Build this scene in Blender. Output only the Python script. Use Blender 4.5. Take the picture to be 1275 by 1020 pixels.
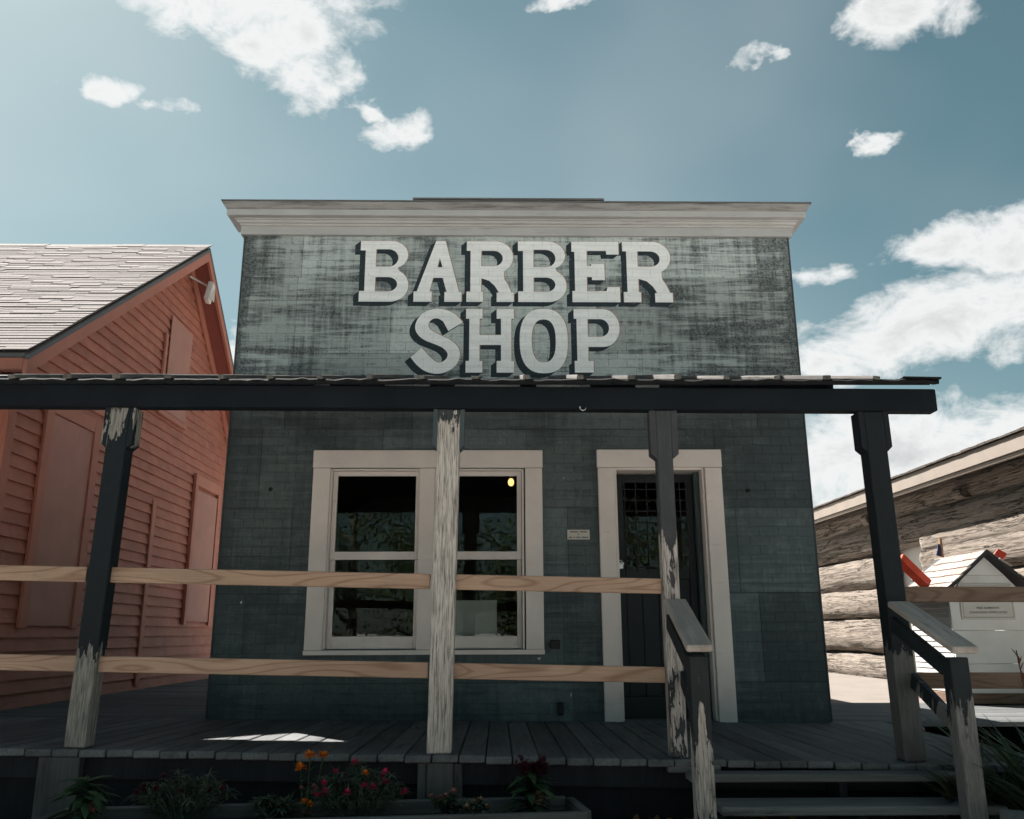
import bpy, bmesh, math, random
from mathutils import Vector, Matrix
from math import radians, sin, cos, tan, pi, sqrt, atan2
random.seed(7)
for o in list(bpy.data.objects): bpy.data.objects.remove(o)
S = bpy.context.scene
COL = S.collection

# ------------------------------------------------------------------ camera
EYE = 1.11
cam = bpy.data.objects.new('camera', bpy.data.cameras.new('camera'))
COL.objects.link(cam)
cam.data.sensor_width = 36; cam.data.lens = 1075.4/1275*36
cam.data.clip_end = 3000; cam.data.clip_start = .05
cam.location = (0, 0, EYE)
cam.rotation_euler = (Matrix.Rotation(-.01725, 4, 'Z') @ Matrix.Rotation(radians(90)+.2540, 4, 'X') @ Matrix.Rotation(-.0037, 4, 'Z')).to_euler()
S.camera = cam

# ------------------------------------------------------------------ light
SUN_EL, SUN_AZ = radians(46.6), radians(40)          # behind the shop, to the left
sdir = Vector((-sin(SUN_AZ)*cos(SUN_EL), cos(SUN_AZ)*cos(SUN_EL), sin(SUN_EL)))
sl = bpy.data.lights.new('sun', 'SUN'); sl.energy = 5.0; sl.angle = radians(.53); sl.color = (1, .955, .90)
sun = bpy.data.objects.new('sun', sl); COL.objects.link(sun)
sun.rotation_euler = sdir.to_track_quat('Z', 'Y').to_euler(); sun.location = (-20, 30, 30)
S.view_settings.view_transform = 'Standard'; S.view_settings.look = 'None'
S.view_settings.exposure = 1.72; S.view_settings.gamma = 1
S.render.engine = 'CYCLES'
cy = S.cycles; cy.max_bounces = 5; cy.diffuse_bounces = 3; cy.glossy_bounces = 3; cy.transmission_bounces = 4; cy.transparent_max_bounces = 8; cy.caustics_reflective = False; cy.caustics_refractive = False
cy.use_adaptive_sampling = True; cy.adaptive_threshold = .02

W = bpy.data.worlds.new('World'); S.world = W; W.use_nodes = True
def world():
    nt = W.node_tree; nt.nodes.clear()
    def nd(t, **k):
        n = nt.nodes.new(t)
        for a, b in k.items(): setattr(n, a, b)
        return n
    L = nt.links.new
    def mth(op, a, b=None, c=None, clamp=False):
        n = nd('ShaderNodeMath', operation=op); n.use_clamp = clamp
        for i, v in enumerate((a, b, c)):
            if v is None: continue
            if isinstance(v, (int, float)): n.inputs[i].default_value = v
            else: L(v, n.inputs[i])
        return n.outputs[0]
    sky = nd('ShaderNodeTexSky', sky_type='NISHITA'); sky.sun_disc = False
    sky.sun_elevation = SUN_EL; sky.sun_rotation = -SUN_AZ
    sky.air_density = 1.0; sky.dust_density = .9; sky.ozone_density = 1.3; sky.altitude = 200
    tc = nd('ShaderNodeTexCoord')
    sep = nd('ShaderNodeSeparateXYZ'); L(tc.outputs['Generated'], sep.inputs[0])
    az = mth('ARCTAN2', sep.outputs[0], sep.outputs[1]); el = mth('ARCSINE', sep.outputs[2])
    n1 = nd('ShaderNodeTexNoise'); n1.inputs['Scale'].default_value = 4.2; n1.inputs['Detail'].default_value = 6; n1.inputs['Roughness'].default_value = .62
    n1.inputs['Distortion'].default_value = .35
    mp = nd('ShaderNodeMapping'); mp.inputs['Scale'].default_value = (1, 1, 1.5); mp.inputs['Location'].default_value = (3.1, 1.7, .4)
    L(tc.outputs['Generated'], mp.inputs[0]); L(mp.outputs[0], n1.inputs[0])
    n2 = nd('ShaderNodeTexNoise'); n2.inputs['Scale'].default_value = 13; n2.inputs['Detail'].default_value = 6; n2.inputs['Roughness'].default_value = .66
    n2.inputs['Distortion'].default_value = .5
    L(mp.outputs[0], n2.inputs[0])
    wv = nd('ShaderNodeTexNoise'); wv.inputs['Scale'].default_value = 9; wv.inputs['Detail'].default_value = 5; wv.inputs['Roughness'].default_value = .6; L(mp.outputs[0], wv.inputs[0])
    ws = nd('ShaderNodeSeparateColor'); L(wv.outputs['Color'], ws.inputs[0])
    az = mth('ADD', az, mth('MULTIPLY', mth('SUBTRACT', ws.outputs[0], .5), .20)); el = mth('ADD', el, mth('MULTIPLY', mth('SUBTRACT', ws.outputs[1], .5), .10))
    ae = nd('ShaderNodeCombineXYZ'); L(az, ae.inputs[0]); L(el, ae.inputs[1])
    # cumulus: (azimuth, elevation, half width, half height) in degrees
    blobs = CLOUDS
    best = None
    for a, e, sa, se in blobs:
        thin = .45 if sa*se < 7 else 0.0            # small scraps stay wispy
        q = nd('ShaderNodeVectorMath', operation='MULTIPLY_ADD'); L(ae.outputs[0], q.inputs[0])
        q.inputs[1].default_value = (1/radians(sa), 1/radians(se), 0); q.inputs[2].default_value = (-a/sa, -e/se, sqrt(thin))
        d = nd('ShaderNodeVectorMath', operation='DOT_PRODUCT'); L(q.outputs[0], d.inputs[0]); L(q.outputs[0], d.inputs[1]); v = d.outputs['Value']
        best = v if best is None else mth('SMOOTH_MIN', best, v, .35)
    best = mth('MAXIMUM', mth('SUBTRACT', 1.0, best), -1.6)
    fbm = mth('ADD', mth('MULTIPLY', mth('SUBTRACT', n1.outputs[0], .5), 2.4), mth('MULTIPLY', mth('SUBTRACT', n2.outputs[0], .5), 3.4))
    dens = mth('ADD', mth('MULTIPLY', best, 1.45), fbm)
    mr = nd('ShaderNodeMapRange', interpolation_type='SMOOTHSTEP'); mr.inputs[1].default_value = -.35; mr.inputs[2].default_value = 1.1
    L(dens, mr.inputs[0])
    # thin veil
    n3 = nd('ShaderNodeTexNoise'); n3.inputs['Scale'].default_value = 1.6; n3.inputs['Detail'].default_value = 3
    L(mp.outputs[0], n3.inputs[0])
    veil = nd('ShaderNodeMapRange'); veil.inputs[1].default_value = .4; veil.inputs[2].default_value = .8; veil.inputs[3].default_value = .03; veil.inputs[4].default_value = .32
    L(n3.outputs[0], veil.inputs[0])
    cov = mth('MAXIMUM', mth('MULTIPLY', mr.outputs[0], .96), veil.outputs[0])
    # cloud body: brighter rims, greyer cores
    core = nd('ShaderNodeMapRange', interpolation_type='SMOOTHSTEP'); core.inputs[1].default_value = .8; core.inputs[2].default_value = 2.3
    L(dens, core.inputs[0])
    cc = nd('ShaderNodeMix', data_type='RGBA'); L(core.outputs[0], cc.inputs['Factor'])
    cc.inputs[6].default_value = (5.7, 5.75, 5.7, 1); cc.inputs[7].default_value = (3.9, 4.0, 4.0, 1)
    tint = nd('ShaderNodeMix', data_type='RGBA', blend_type='MULTIPLY'); tint.inputs['Factor'].default_value = 1
    L(sky.outputs[0], tint.inputs[6]); tint.inputs[7].default_value = SKYTINT
    hs = nd('ShaderNodeHueSaturation'); hs.inputs['Saturation'].default_value = .9; hs.inputs['Hue'].default_value = .458
    L(tint.outputs[2], hs.inputs['Color'])
    mix = nd('ShaderNodeMix', data_type='RGBA'); L(cov, mix.inputs['Factor']); L(hs.outputs[0], mix.inputs[6]); L(cc.outputs[2], mix.inputs[7])
    bg = nd('ShaderNodeBackground'); bg.inputs[1].default_value = .05; L(mix.outputs[2], bg.inputs[0])
    out = nd('ShaderNodeOutputWorld'); L(bg.outputs[0], out.inputs[0])
SKYTINT = (.345, .425, .42, 1)
CLOUDS = [(-18.5, 39.2, 11, 4.0), (-15.3, 36.2, 5.0, 3.4), (-26.6, 31.7, 2.8, 1.3), (-23.0, 31.3, 1.9, .8), (-7.7, 32.2, 3.6, 1.5), (-10.2, 33.9, 2.0, .9),
          (28.9, 36.4, 4.2, 2.7), (19.6, 35.4, 1.5, 1.2), (26.6, 28.5, 1.6, .9), (4.4, 40.6, 3.1, .8),
          (31.5, 22.2, 5.4, 2.5), (22.7, 22.0, 2.9, 1.3), (27.8, 17.8, 8.0, 2.7), (32.4, 16.3, 2.6, 1.8), (26.5, 10.2, 9.5, 3.7), (36, 10.4, 8, 3.4), (-17.9, 18.4, 2.4, 2.5)]
world(); W.cycles.sampling_method = 'MANUAL'; W.cycles.sample_map_resolution = 512

# ------------------------------------------------------------------ node helpers
class NT:
    def __init__(s, name):
        s.m = bpy.data.materials.new(name); s.m.use_nodes = True
        s.t = s.m.node_tree; s.t.nodes.clear()
        s.out = s.n('ShaderNodeOutputMaterial'); s.bsdf = s.n('ShaderNodeBsdfPrincipled'); s.l(s.bsdf.outputs[0], s.out.inputs[0])
        s.tc = s.n('ShaderNodeTexCoord')
    def n(s, t, **k):
        x = s.t.nodes.new(t)
        for a, b in k.items(): setattr(x, a, b)
        return x
    def l(s, a, b): s.t.links.new(a, b)
    def put(s, v, i):
        if isinstance(v, (int, float)): i.default_value = v
        elif isinstance(v, tuple): i.default_value = v if len(v) == 4 else (*v, 1)
        else: s.l(v, i)
    def math(s, op, a, b=0.0, clamp=False):
        x = s.n('ShaderNodeMath', operation=op); x.use_clamp = clamp; s.put(a, x.inputs[0]); s.put(b, x.inputs[1]); return x.outputs[0]
    def rnd(s): return s.n('ShaderNodeObjectInfo').outputs['Random']
    def coord(s, scale=(1, 1, 1), space='Object', shift=True):
        mp = s.n('ShaderNodeMapping'); mp.inputs['Scale'].default_value = scale
        src = s.n('ShaderNodeNewGeometry').outputs['Position'] if space == 'World' else s.tc.outputs[space]
        if shift:
            a = s.n('ShaderNodeVectorMath', operation='ADD'); c = s.n('ShaderNodeCombineXYZ')
            r = s.rnd(); s.l(s.math('MULTIPLY', r, 37.0), c.inputs[0]); s.l(s.math('MULTIPLY', r, 91.0), c.inputs[1]); s.l(s.math('MULTIPLY', r, 53.0), c.inputs[2])
            s.l(src, a.inputs[0]); s.l(c.outputs[0], a.inputs[1]); src = a.outputs[0]
        s.l(src, mp.inputs[0]); return mp.outputs[0]
    def noise(s, vec, scale=5, detail=6, rough=.6, dist=0):
        x = s.n('ShaderNodeTexNoise'); x.inputs['Scale'].default_value = scale; x.inputs['Detail'].default_value = detail
        x.inputs['Roughness'].default_value = rough; x.inputs['Distortion'].default_value = dist
        s.l(vec, x.inputs[0]); return x.outputs[0]
    def ramp(s, v, a, b, lo=0.0, hi=1.0, smooth=False):
        x = s.n('ShaderNodeMapRange'); x.interpolation_type = 'SMOOTHSTEP' if smooth else 'LINEAR'
        for i, q in enumerate((v, a, b, lo, hi)): s.put(q, x.inputs[i])
        return x.outputs[0]
    def mix(s, f, a, b, mode='MIX'):
        x = s.n('ShaderNodeMix', data_type='RGBA', blend_type=mode); s.put(f, x.inputs['Factor']); s.put(a, x.inputs[6]); s.put(b, x.inputs[7]); return x.outputs[2]
    def val(s, col, k):           # scale a colour by a scalar socket
        c = s.n('ShaderNodeCombineXYZ')
        for i in range(3): s.put(k, c.inputs[i])
        return s.mix(1.0, col, c.outputs[0], 'MULTIPLY')
    def sepz(s, vec, i=2):
        x = s.n('ShaderNodeSeparateXYZ'); s.l(vec, x.inputs[0]); return x.outputs[i]
    def bump(s, h, strength=.3, dist=.004):
        b = s.n('ShaderNodeBump'); b.inputs['Strength'].default_value = strength; b.inputs['Distance'].default_value = dist
        s.l(h, b.inputs['Height']); s.l(b.outputs[0], s.bsdf.inputs['Normal'])
    def done(s, col, rough=.8, spec=.3):
        s.put(col, s.bsdf.inputs['Base Color']); s.put(rough, s.bsdf.inputs['Roughness'])
        s.bsdf.inputs['Specular IOR Level'].default_value = spec
        return s.m

def wood(name, c1, c2, along=0, dark=None, var=.35, rough=.85, fine=70, bump=.5):
    """weathered board; grain runs along the object's own axis `along`"""
    t = NT(name); sc = [1, 1, 1]; sc = [fine if i != along else 2.2 for i in range(3)]
    v = t.coord(tuple(sc)); g = t.noise(v, 1, 8, .65, .3)
    v2 = t.coord(tuple(6 if i != along else 1.2 for i in range(3))); big = t.noise(v2, 1, 5, .6)
    col = t.mix(t.ramp(g, .3, .7), c1, c2)
    col = t.val(col, t.ramp(big, .25, .75, 1-var, 1+var*.6))
    if dark: col = t.mix(t.ramp(t.noise(t.coord(tuple(14 if i != along else 2 for i in range(3))), 1, 7, .7), .56, .7), col, dark)
    col = t.val(col, t.ramp(t.rnd(), 0, 1, .78, 1.2))
    t.bump(g, bump, .003); return t.done(col, rough, .25)

def plain(name, c, var=.12, rough=.7, scale=8, spec=.3, bump=.15, metal=0):
    t = NT(name); g = t.noise(t.coord(), scale, 7, .65); f = t.noise(t.coord(), scale*9, 4, .6)
    col = t.val(c, t.ramp(g, .25, .75, 1-var, 1+var)); col = t.val(col, t.ramp(f, .2, .8, 1-var*.5, 1+var*.5))
    t.bump(f, bump, .002); t.bsdf.inputs['Metallic'].default_value = metal
    return t.done(col, rough, spec)

def painted(name, c, dirt=(.18, .15, .13), amt=.58, along=0, rough=.65, var=.1, spec=.25):
    t = NT(name); sc = tuple(26 if i != along else 2.0 for i in range(3))
    g = t.noise(t.coord(sc), 1, 8, .7); b = t.noise(t.coord((1.6, 1.6, 1.6)), 2, 6, .6); f = t.noise(t.coord((90, 90, 90)), 1, 3, .6)
    col = t.val(c, t.ramp(b, .25, .75, 1-var, 1+var))
    col = t.mix(t.ramp(g, amt, amt+.2, 0, .75), col, dirt)
    col = t.val(col, t.ramp(t.rnd(), 0, 1, .93, 1.06))
    t.bump(t.math('ADD', g, t.math('MULTIPLY', f, .4)), .3, .003); return t.done(col, rough, spec)

def peeling(name, paint, bare, z0, z1, lo, hi, barefine=(.10, .09, .085), z2=None, hi2=None):
    """old paint flaking off bare timber; share of bare wood goes lo->hi between heights z0 and z1"""
    t = NT(name); P = t.n('ShaderNodeNewGeometry').outputs['Position']; z = t.sepz(P)
    f1 = t.noise(t.coord((11, 11, 1.5), shift=True), 1, 6, .62, .5); f2 = t.noise(t.coord((48, 48, 12)), 1, 5, .7, .2)
    n = t.math('ADD', t.math('MULTIPLY', f1, .7), t.math('MULTIPLY', f2, .3))
    share = t.ramp(z, z0, z1, lo, hi, True)
    if z2 is not None: share = t.math('MAXIMUM', share, t.ramp(z, z2[0], z2[1], -.3, hi2, True))
    d = t.math('SUBTRACT', t.math('ADD', n, share), 1.0)
    mask = t.ramp(d, -.006, .006)
    gr = t.noise(t.coord((150, 150, 7.0)), 1, 5, .65, .3)
    wood_c = t.mix(t.ramp(gr, .33, .56), barefine, bare); wood_c = t.val(wood_c, t.ramp(f2, .25, .75, .8, 1.15))
    pc = t.val(paint, t.ramp(f2, .2, .8, .75, 1.25))
    edge = t.ramp(t.math('ABSOLUTE', t.math('SUBTRACT', d, -.012)), 0, .014, .55, 1.0)
    pc = t.val(pc, edge)
    col = t.mix(mask, pc, wood_c)
    h = t.math('ADD', t.math('MULTIPLY', mask, -.8), t.math('MULTIPLY', gr, .5))
    t.bump(h, .7, .005); return t.done(col, t.ramp(mask, 0, 1, .6, .9), .15)

# ------------------------------------------------------------------ siding: pressed sheets with a brick emboss
BW, BH = .166, .0794
Z_BASE = .005
def siding_mat(name='pressed_siding'):
    t = NT(name); P = t.n('ShaderNodeNewGeometry').outputs['Position']; z = t.sepz(P); x = t.sepz(P, 0)
    def wn(sc, *a): return t.noise(t.coord(sc, 'World', False), *a)
    streak = wn((.8, 1, 10), 2.2, 5, .68, .5); cloud = wn((1, 1, 1), 1.3, 4, .62, .4); vert = wn((12, 1, .8), 1.6, 4, .65, .3); fine = wn((60, 60, 60), 1, 3, .7)
    speck = wn((14, 14, 14), 1, 4, .75)
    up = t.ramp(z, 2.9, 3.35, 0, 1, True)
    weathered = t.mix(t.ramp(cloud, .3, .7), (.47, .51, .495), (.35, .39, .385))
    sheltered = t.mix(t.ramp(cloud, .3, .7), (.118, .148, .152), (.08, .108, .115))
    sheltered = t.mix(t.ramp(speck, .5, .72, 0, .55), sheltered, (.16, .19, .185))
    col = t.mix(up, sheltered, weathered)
    st = t.math('ADD', t.math('MULTIPLY', streak, .5), t.math('ADD', t.math('MULTIPLY', cloud, .36), t.math('MULTIPLY', vert, .26)))
    # grime gathers on the outer ends of the false front and runs in bands
    edge = t.math('MAXIMUM', t.ramp(x, -1.2, -2.34, 0, .07), t.ramp(x, 1.0, 2.72, 0, .085))
    edge = t.math('MAXIMUM', edge, t.math('MAXIMUM', t.ramp(x, -2.2, -2.34, 0, .2), t.ramp(x, 2.6, 2.72, 0, .2)))
    st = t.math('ADD', st, edge)
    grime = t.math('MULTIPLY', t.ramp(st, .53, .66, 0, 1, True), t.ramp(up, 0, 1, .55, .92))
    grime = t.math('MULTIPLY', grime, t.ramp(fine, .3, .62, .35, 1))
    col = t.mix(grime, col, (.026, .034, .037))
    col = t.val(col, t.ramp(fine, .25, .75, .82, 1.18))
    # dirt lodged in the pressed joints
    mp = t.n('ShaderNodeMapping'); mp.inputs['Location'].default_value = (0, -Z_BASE, 0)
    c = t.n('ShaderNodeCombineXYZ'); t.l(x, c.inputs[0]); t.l(z, c.inputs[1]); t.l(c.outputs[0], mp.inputs[0])
    b = t.n('ShaderNodeTexBrick'); b.offset = .5; b.inputs['Scale'].default_value = 1; b.inputs['Brick Width'].default_value = BW; b.inputs['Row Height'].default_value = BH
    b.inputs['Mortar Size'].default_value = .0026; b.inputs['Mortar Smooth'].default_value = .3
    t.l(mp.outputs[0], b.inputs[0])
    jf = t.math('MULTIPLY', b.outputs['Fac'], t.ramp(wn((3, 3, 3), 2, 5, .6), .35, .65, .05, .6))
    jf = t.math('MULTIPLY', jf, t.ramp(up, 0, 1, .5, 1))
    col = t.mix(jf, col, (.03, .036, .038))
    chip = t.ramp(wn((22, 22, 9), 1, 3, .5), .765, .78)
    col = t.mix(chip, col, (.5, .52, .5))
    col = t.val(col, t.ramp(t.rnd(), 0, 1, .76, 1.2))
    t.bump(fine, .4, .002); return t.done(col, .85, .2)

M = {}
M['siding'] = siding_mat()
def letter_mat(name, c, wear):
    t = NT(name); P = t.n('ShaderNodeNewGeometry').outputs['Position']; z = t.sepz(P); x = t.sepz(P, 0)
    f = t.noise(t.coord((40, 40, 40), 'World', False), 1, 6, .7); g = t.noise(t.coord((1, 1, 7), 'World', False), 3, 7, .65)
    mp = t.n('ShaderNodeMapping'); mp.inputs['Location'].default_value = (0, -Z_BASE, 0); c3 = t.n('ShaderNodeCombineXYZ'); t.l(x, c3.inputs[0]); t.l(z, c3.inputs[1]); t.l(c3.outputs[0], mp.inputs[0])
    b = t.n('ShaderNodeTexBrick'); b.offset = .5; b.inputs['Scale'].default_value = 1; b.inputs['Brick Width'].default_value = BW; b.inputs['Row Height'].default_value = BH; b.inputs['Mortar Size'].default_value = .002
    t.l(mp.outputs[0], b.inputs[0])
    col = t.val(c, t.ramp(g, .25, .75, .86, 1.1)); col = t.val(col, t.ramp(b.outputs['Fac'], 0, 1, 1, .8))
    col = t.mix(t.ramp(f, .60, .68, 0, .8), col, wear); h = t.math('SUBTRACT', f, t.math('MULTIPLY', b.outputs['Fac'], 1.5)); t.bump(h, .25, .002)
    return t.done(col, .8, .2)
M['white_letter'] = letter_mat('white_letter_paint', (.90, .90, .89), (.6, .6, .6))
M['black_letter'] = letter_mat('dark_letter_paint', (.03, .042, .05), (.16, .18, .18))
M['rim_letter'] = plain('faded_orange_paint', (.42, .27, .19))
M['trim'] = painted('cream_trim_paint', (.72, .655, .615), (.3, .26, .23), .62)
M['cornice'] = painted('cornice_paint', (.44, .43, .425), (.15, .13, .12), .58)
M['corniceold'] = painted('weathered_cornice_top', (.30, .29, .285), (.06, .055, .05), .46)
M['dark_paint'] = painted('blue_black_paint', (.010, .014, .0175), (.016, .019, .021), .7, var=.25, rough=.8, spec=.1)
M['grey_paint'] = painted('grey_brown_paint', (.075, .075, .08), (.14, .13, .12), .66, along=2)
M['deck'] = wood('weathered_deck', (.088, .093, .096), (.158, .160, .158), 0, (.044, .047, .049))
M['stair'] = wood('weathered_stair', (.13, .132, .13), (.21, .205, .195), 0, (.06, .06, .06))
M['cap'] = wood('weathered_cap', (.42, .355, .31), (.58, .50, .44), 0, (.15, .125, .11))
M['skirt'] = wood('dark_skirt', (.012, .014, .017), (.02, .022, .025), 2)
M['planter'] = wood('grey_planter_timber', (.085, .082, .078), (.15, .143, .133), 0, (.04, .038, .036))
M['tar'] = plain('tar_paper', (.009, .0095, .010), .5, .95, 30, .2, .8)
M['batten'] = wood('weathered_batten', (.08, .074, .07), (.15, .138, .127), 0, (.028, .027, .026))
M['red'] = painted('salmon_red_paint', (.45, .175, .122), (.17, .085, .07), .58, var=.2)
M['redtrim'] = painted('salmon_trim_paint', (.47, .185, .13), (.18, .09, .075), .62)
M['redply'] = painted('salmon_plywood_paint', (.47, .225, .175), (.25, .12, .1), .6, along=2)
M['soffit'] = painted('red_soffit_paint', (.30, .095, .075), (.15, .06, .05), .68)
M['drip'] = plain('grey_drip_edge', (.13, .135, .14))
M['white'] = painted('white_paint', (.64, .62, .59), (.3, .28, .26), .66)
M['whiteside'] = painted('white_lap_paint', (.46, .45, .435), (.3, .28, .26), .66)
M['redbar'] = plain('red_orange_bar_paint', (.50, .055, .025), .35, .5)
M['black'] = plain('black_paint', (.02, .02, .022), .2, .6)
M['metal'] = plain('galvanised_metal', (.6, .6, .6), .1, .35, metal=1)
M['fascia'] = painted('cream_fascia', (.25, .21, .178), (.25, .2, .17), .6)
M['int'] = plain('dim_interior_plaster', (.11, .115, .11), .2)
M['intfloor'] = wood('interior_floor', (.10, .075, .05), (.16, .12, .085), 1)
M['darkwood'] = wood('dark_interior_wood', (.03, .025, .022), (.05, .042, .036), 2)
M['doorpaint'] = painted('dark_teal_door_paint', (.018, .024, .026), (.012, .015, .016), .6, along=2)
M['doorframe'] = painted('teal_screen_frame', (.05, .07, .075), (.03, .04, .04), .6, along=2)
M['teal_bracket'] = painted('teal_bracket_paint', (.05, .068, .073), (.16, .15, .14), .6, along=2)
M['concrete'] = plain('pale_concrete', (.185, .16, .14), .15, .9, 3)
M['stone'] = plain('block_stone', (.14, .14, .135), .35, .95, 14, .2, .8)
M['soil'] = plain('dark_soil', (.03, .024, .019), .5, 1, 20, .1, 1)
M['plaque'] = plain('cream_plaque', (.55, .52, .47), .05)
M['print'] = plain('print_ink', (.12, .11, .10), .1)
M['cloth'] = plain('blue_cloth', (.03, .045, .11), .3)
M['stake'] = wood('stake_wood', (.4, .24, .13), (.5, .32, .19), 2)
M['bare'] = wood('bare_lower_post', (.065, .067, .067), (.11, .11, .107), 2, (.03, .03, .03))

# posts
M['post_dark'] = peeling('post_paint_dark', (.011, .0155, .019), (.27, .255, .225), 1.5, .5, .25, .85, z2=(2.0, 2.25), hi2=.46, barefine=(.06, .06, .057))
M['post_white'] = peeling('post_paint_flaking', (.045, .05, .052), (.54, .485, .435), 2.5, 1.9, .50, .82, (.10, .09, .08))
M['post_streak'] = peeling('post_paint_streaked', (.055, .055, .06), (.48, .42, .38), 2.1, 1.5, .12, .54)
M['post_right'] = peeling('post_paint_right', (.012, .016, .019), (.115, .115, .11), 1.6, .6, .0, .78)
M['newel'] = peeling('newel_paint', (.025, .028, .03), (.42, .37, .33), 1.0, .35, .36, .58)
M['newel_right'] = peeling('newel_right_paint', (.02, .024, .027), (.20, .19, .178), 1.15, .35, .3, .72)

def pine(name, dim=1.0):
    t = NT(name); v = t.coord((1.1, 11, 11))
    fld = t.noise(t.coord((.75, 5.5, 5.5)), 1, 1, .4, .1); rg_ = t.math('FRACT', t.math('MULTIPLY', fld, 17.0)); rg_ = t.math('ABSOLUTE', t.math('SUBTRACT', rg_, .45))
    fine = t.noise(t.coord((3, 120, 120)), 1, 6, .6); big = t.noise(t.coord((1.2, 5, 5)), 1, 5, .6)
    col = t.mix(t.ramp(rg_, .0, .2, .75, 0), (.44*dim, .285*dim, .20*dim), (.25*dim, .135*dim, .085*dim))
    col = t.val(col, t.ramp(fine, .3, .7, .86, 1.1)); col = t.val(col, t.ramp(big, .25, .75, .75, 1.15))
    vo = t.n('ShaderNodeTexVoronoi'); vo.inputs['Scale'].default_value = 1; t.l(t.coord((1.5, 0, 7.5)), vo.inputs[0])
    col = t.mix(t.ramp(vo.outputs['Distance'], .05, .11, .92, 0), col, (.09, .05, .035))
    col = t.mix(t.ramp(t.noise(t.coord((5, 16, 16)), 1, 6, .7), .6, .72, 0, .6), col, (.2*dim, .15*dim, .12*dim))
    t.bump(fine, .25, .002); return t.done(col, .75, .3)
M['pine'] = pine('new_pine'); M['pine_grey'] = pine('greyed_pine', .40)

def logmat():
    t = NT('sun_bleached_log'); v = t.coord((13, .55, 13)); g = t.noise(v, 1, 6, .68, .5); f = t.noise(t.coord((60, 4, 60)), 1, 7, .7, .3); b = t.noise(t.coord((2, .7, 2)), 1, 5, .6)
    col = t.mix(t.ramp(f, .3, .68), (.17, .135, .108), (.36, .31, .265))
    col = t.mix(t.ramp(b, .45, .65, 0, .5), col, (.25, .205, .168))
    crack = t.ramp(t.math('ABSOLUTE', t.math('SUBTRACT', g, .5)), .006, .02, 1, 0)
    crack = t.math('MULTIPLY', crack, t.ramp(b, .36, .5))
    crack = t.math('MAXIMUM', crack, t.ramp(t.noise(t.coord((26, 1.6, 26)), 1, 5, .7, .4), .63, .68))
    col = t.mix(crack, col, (.045, .037, .03))
    h = t.math('SUBTRACT', t.math('ADD', t.math('MULTIPLY', f, .5), g), t.math('MULTIPLY', crack, 1.2)); t.bump(h, 1.0, .08)
    return t.done(col, .95, .15)
M['log'] = logmat()
def shinglemat(name, a, b):
    t = NT(name); f = t.noise(t.coord((150, 150, 150)), 1, 3, .7); g = t.noise(t.coord((2, 2, 2)), 2, 5, .6)
    col = t.mix(t.ramp(t.rnd(), 0, 1), a, b); col = t.val(col, t.ramp(f, .25, .75, .7, 1.3)); col = t.val(col, t.ramp(g, .3, .7, .85, 1.1)); t.bump(f, .6, .003)
    return t.done(col, .95, .15)
M['shingle'] = shinglemat('asphalt_shingle', (.185, .16, .15), (.225, .195, .185))
M['shinglelow'] = shinglemat('asphalt_underlay', (.10, .09, .085), (.12, .105, .1))
M['cedar'] = shinglemat('small_cedar_shingle', (.29, .235, .205), (.38, .335, .305))
M['brownroof'] = shinglemat('brown_shingle', (.10, .085, .075), (.17, .145, .125))

def glassmat():
    t = NT('window_glass'); t.t.nodes.remove(t.bsdf)
    tr = t.n('ShaderNodeBsdfTransparent'); tr.inputs[0].default_value = (.86, .9, .9, 1); gl = t.n('ShaderNodeBsdfGlossy'); gl.inputs['Roughness'].default_value = .012
    n = t.noise(t.coord((2.2, 2.2, 2.2)), 1, 3, .5); bp = t.n('ShaderNodeBump'); bp.inputs['Strength'].default_value = .03; bp.inputs['Distance'].default_value = .02; t.l(n, bp.inputs['Height']); t.l(bp.outputs[0], gl.inputs['Normal'])
    fr = t.n('ShaderNodeFresnel'); fr.inputs[0].default_value = 1.46
    mx = t.n('ShaderNodeMixShader'); t.l(fr.outputs[0], mx.inputs[0]); t.l(tr.outputs[0], mx.inputs[1]); t.l(gl.outputs[0], mx.inputs[2]); t.l(mx.outputs[0], t.out.inputs[0])
    return t.m
M['glass'] = glassmat()
def emat(name, c, s):
    t = NT(name); t.bsdf.inputs['Emission Color'].default_value = (*c, 1); t.bsdf.inputs['Emission Strength'].default_value = s
    return t.done(c, .5)
M['bulb'] = emat('warm_bulb', (1, .52, .19), .75)

def leafmat(name, a, b, rough=.55):
    t = NT(name); n = t.noise(t.coord((1, 1, 1), shift=True), 9, 4, .6)
    isl = t.n('ShaderNodeNewGeometry').outputs['Random Per Island']
    col = t.mix(isl, a, b); col = t.val(col, t.ramp(n, .3, .7, .8, 1.2))
    m = t.done(col, rough, .35)
    t.bsdf.inputs['Subsurface Weight'].default_value = 0
    tl = t.n('ShaderNodeBsdfTranslucent'); t.l(col, tl.inputs[0]); mx = t.n('ShaderNodeMixShader'); mx.inputs[0].default_value = .3
    t.l(t.bsdf.outputs[0], mx.inputs[1]); t.l(tl.outputs[0], mx.inputs[2]); t.l(mx.outputs[0], t.out.inputs[0]); return m
M['leaf'] = leafmat('tree_leaf', (.045, .085, .02), (.085, .12, .035))
M['bushleaf'] = leafmat('planter_leaf', (.05, .085, .055), (.12, .16, .11))
M['bigleaf'] = leafmat('broad_leaf', (.03, .07, .035), (.06, .11, .05))
M['grassleaf'] = leafmat('lily_leaf', (.035, .06, .03), (.08, .11, .06))
M['orange'] = leafmat('marigold_petal', (.75, .22, .02), (.85, .32, .03))
M['pink'] = leafmat('magenta_petal', (.5, .025, .09), (.6, .05, .16))
M['crimson'] = leafmat('crimson_plume', (.07, .009, .018), (.12, .014, .028))
M['dustypink'] = leafmat('dusty_pink_plume', (.32, .12, .12), (.42, .2, .17))
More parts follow.
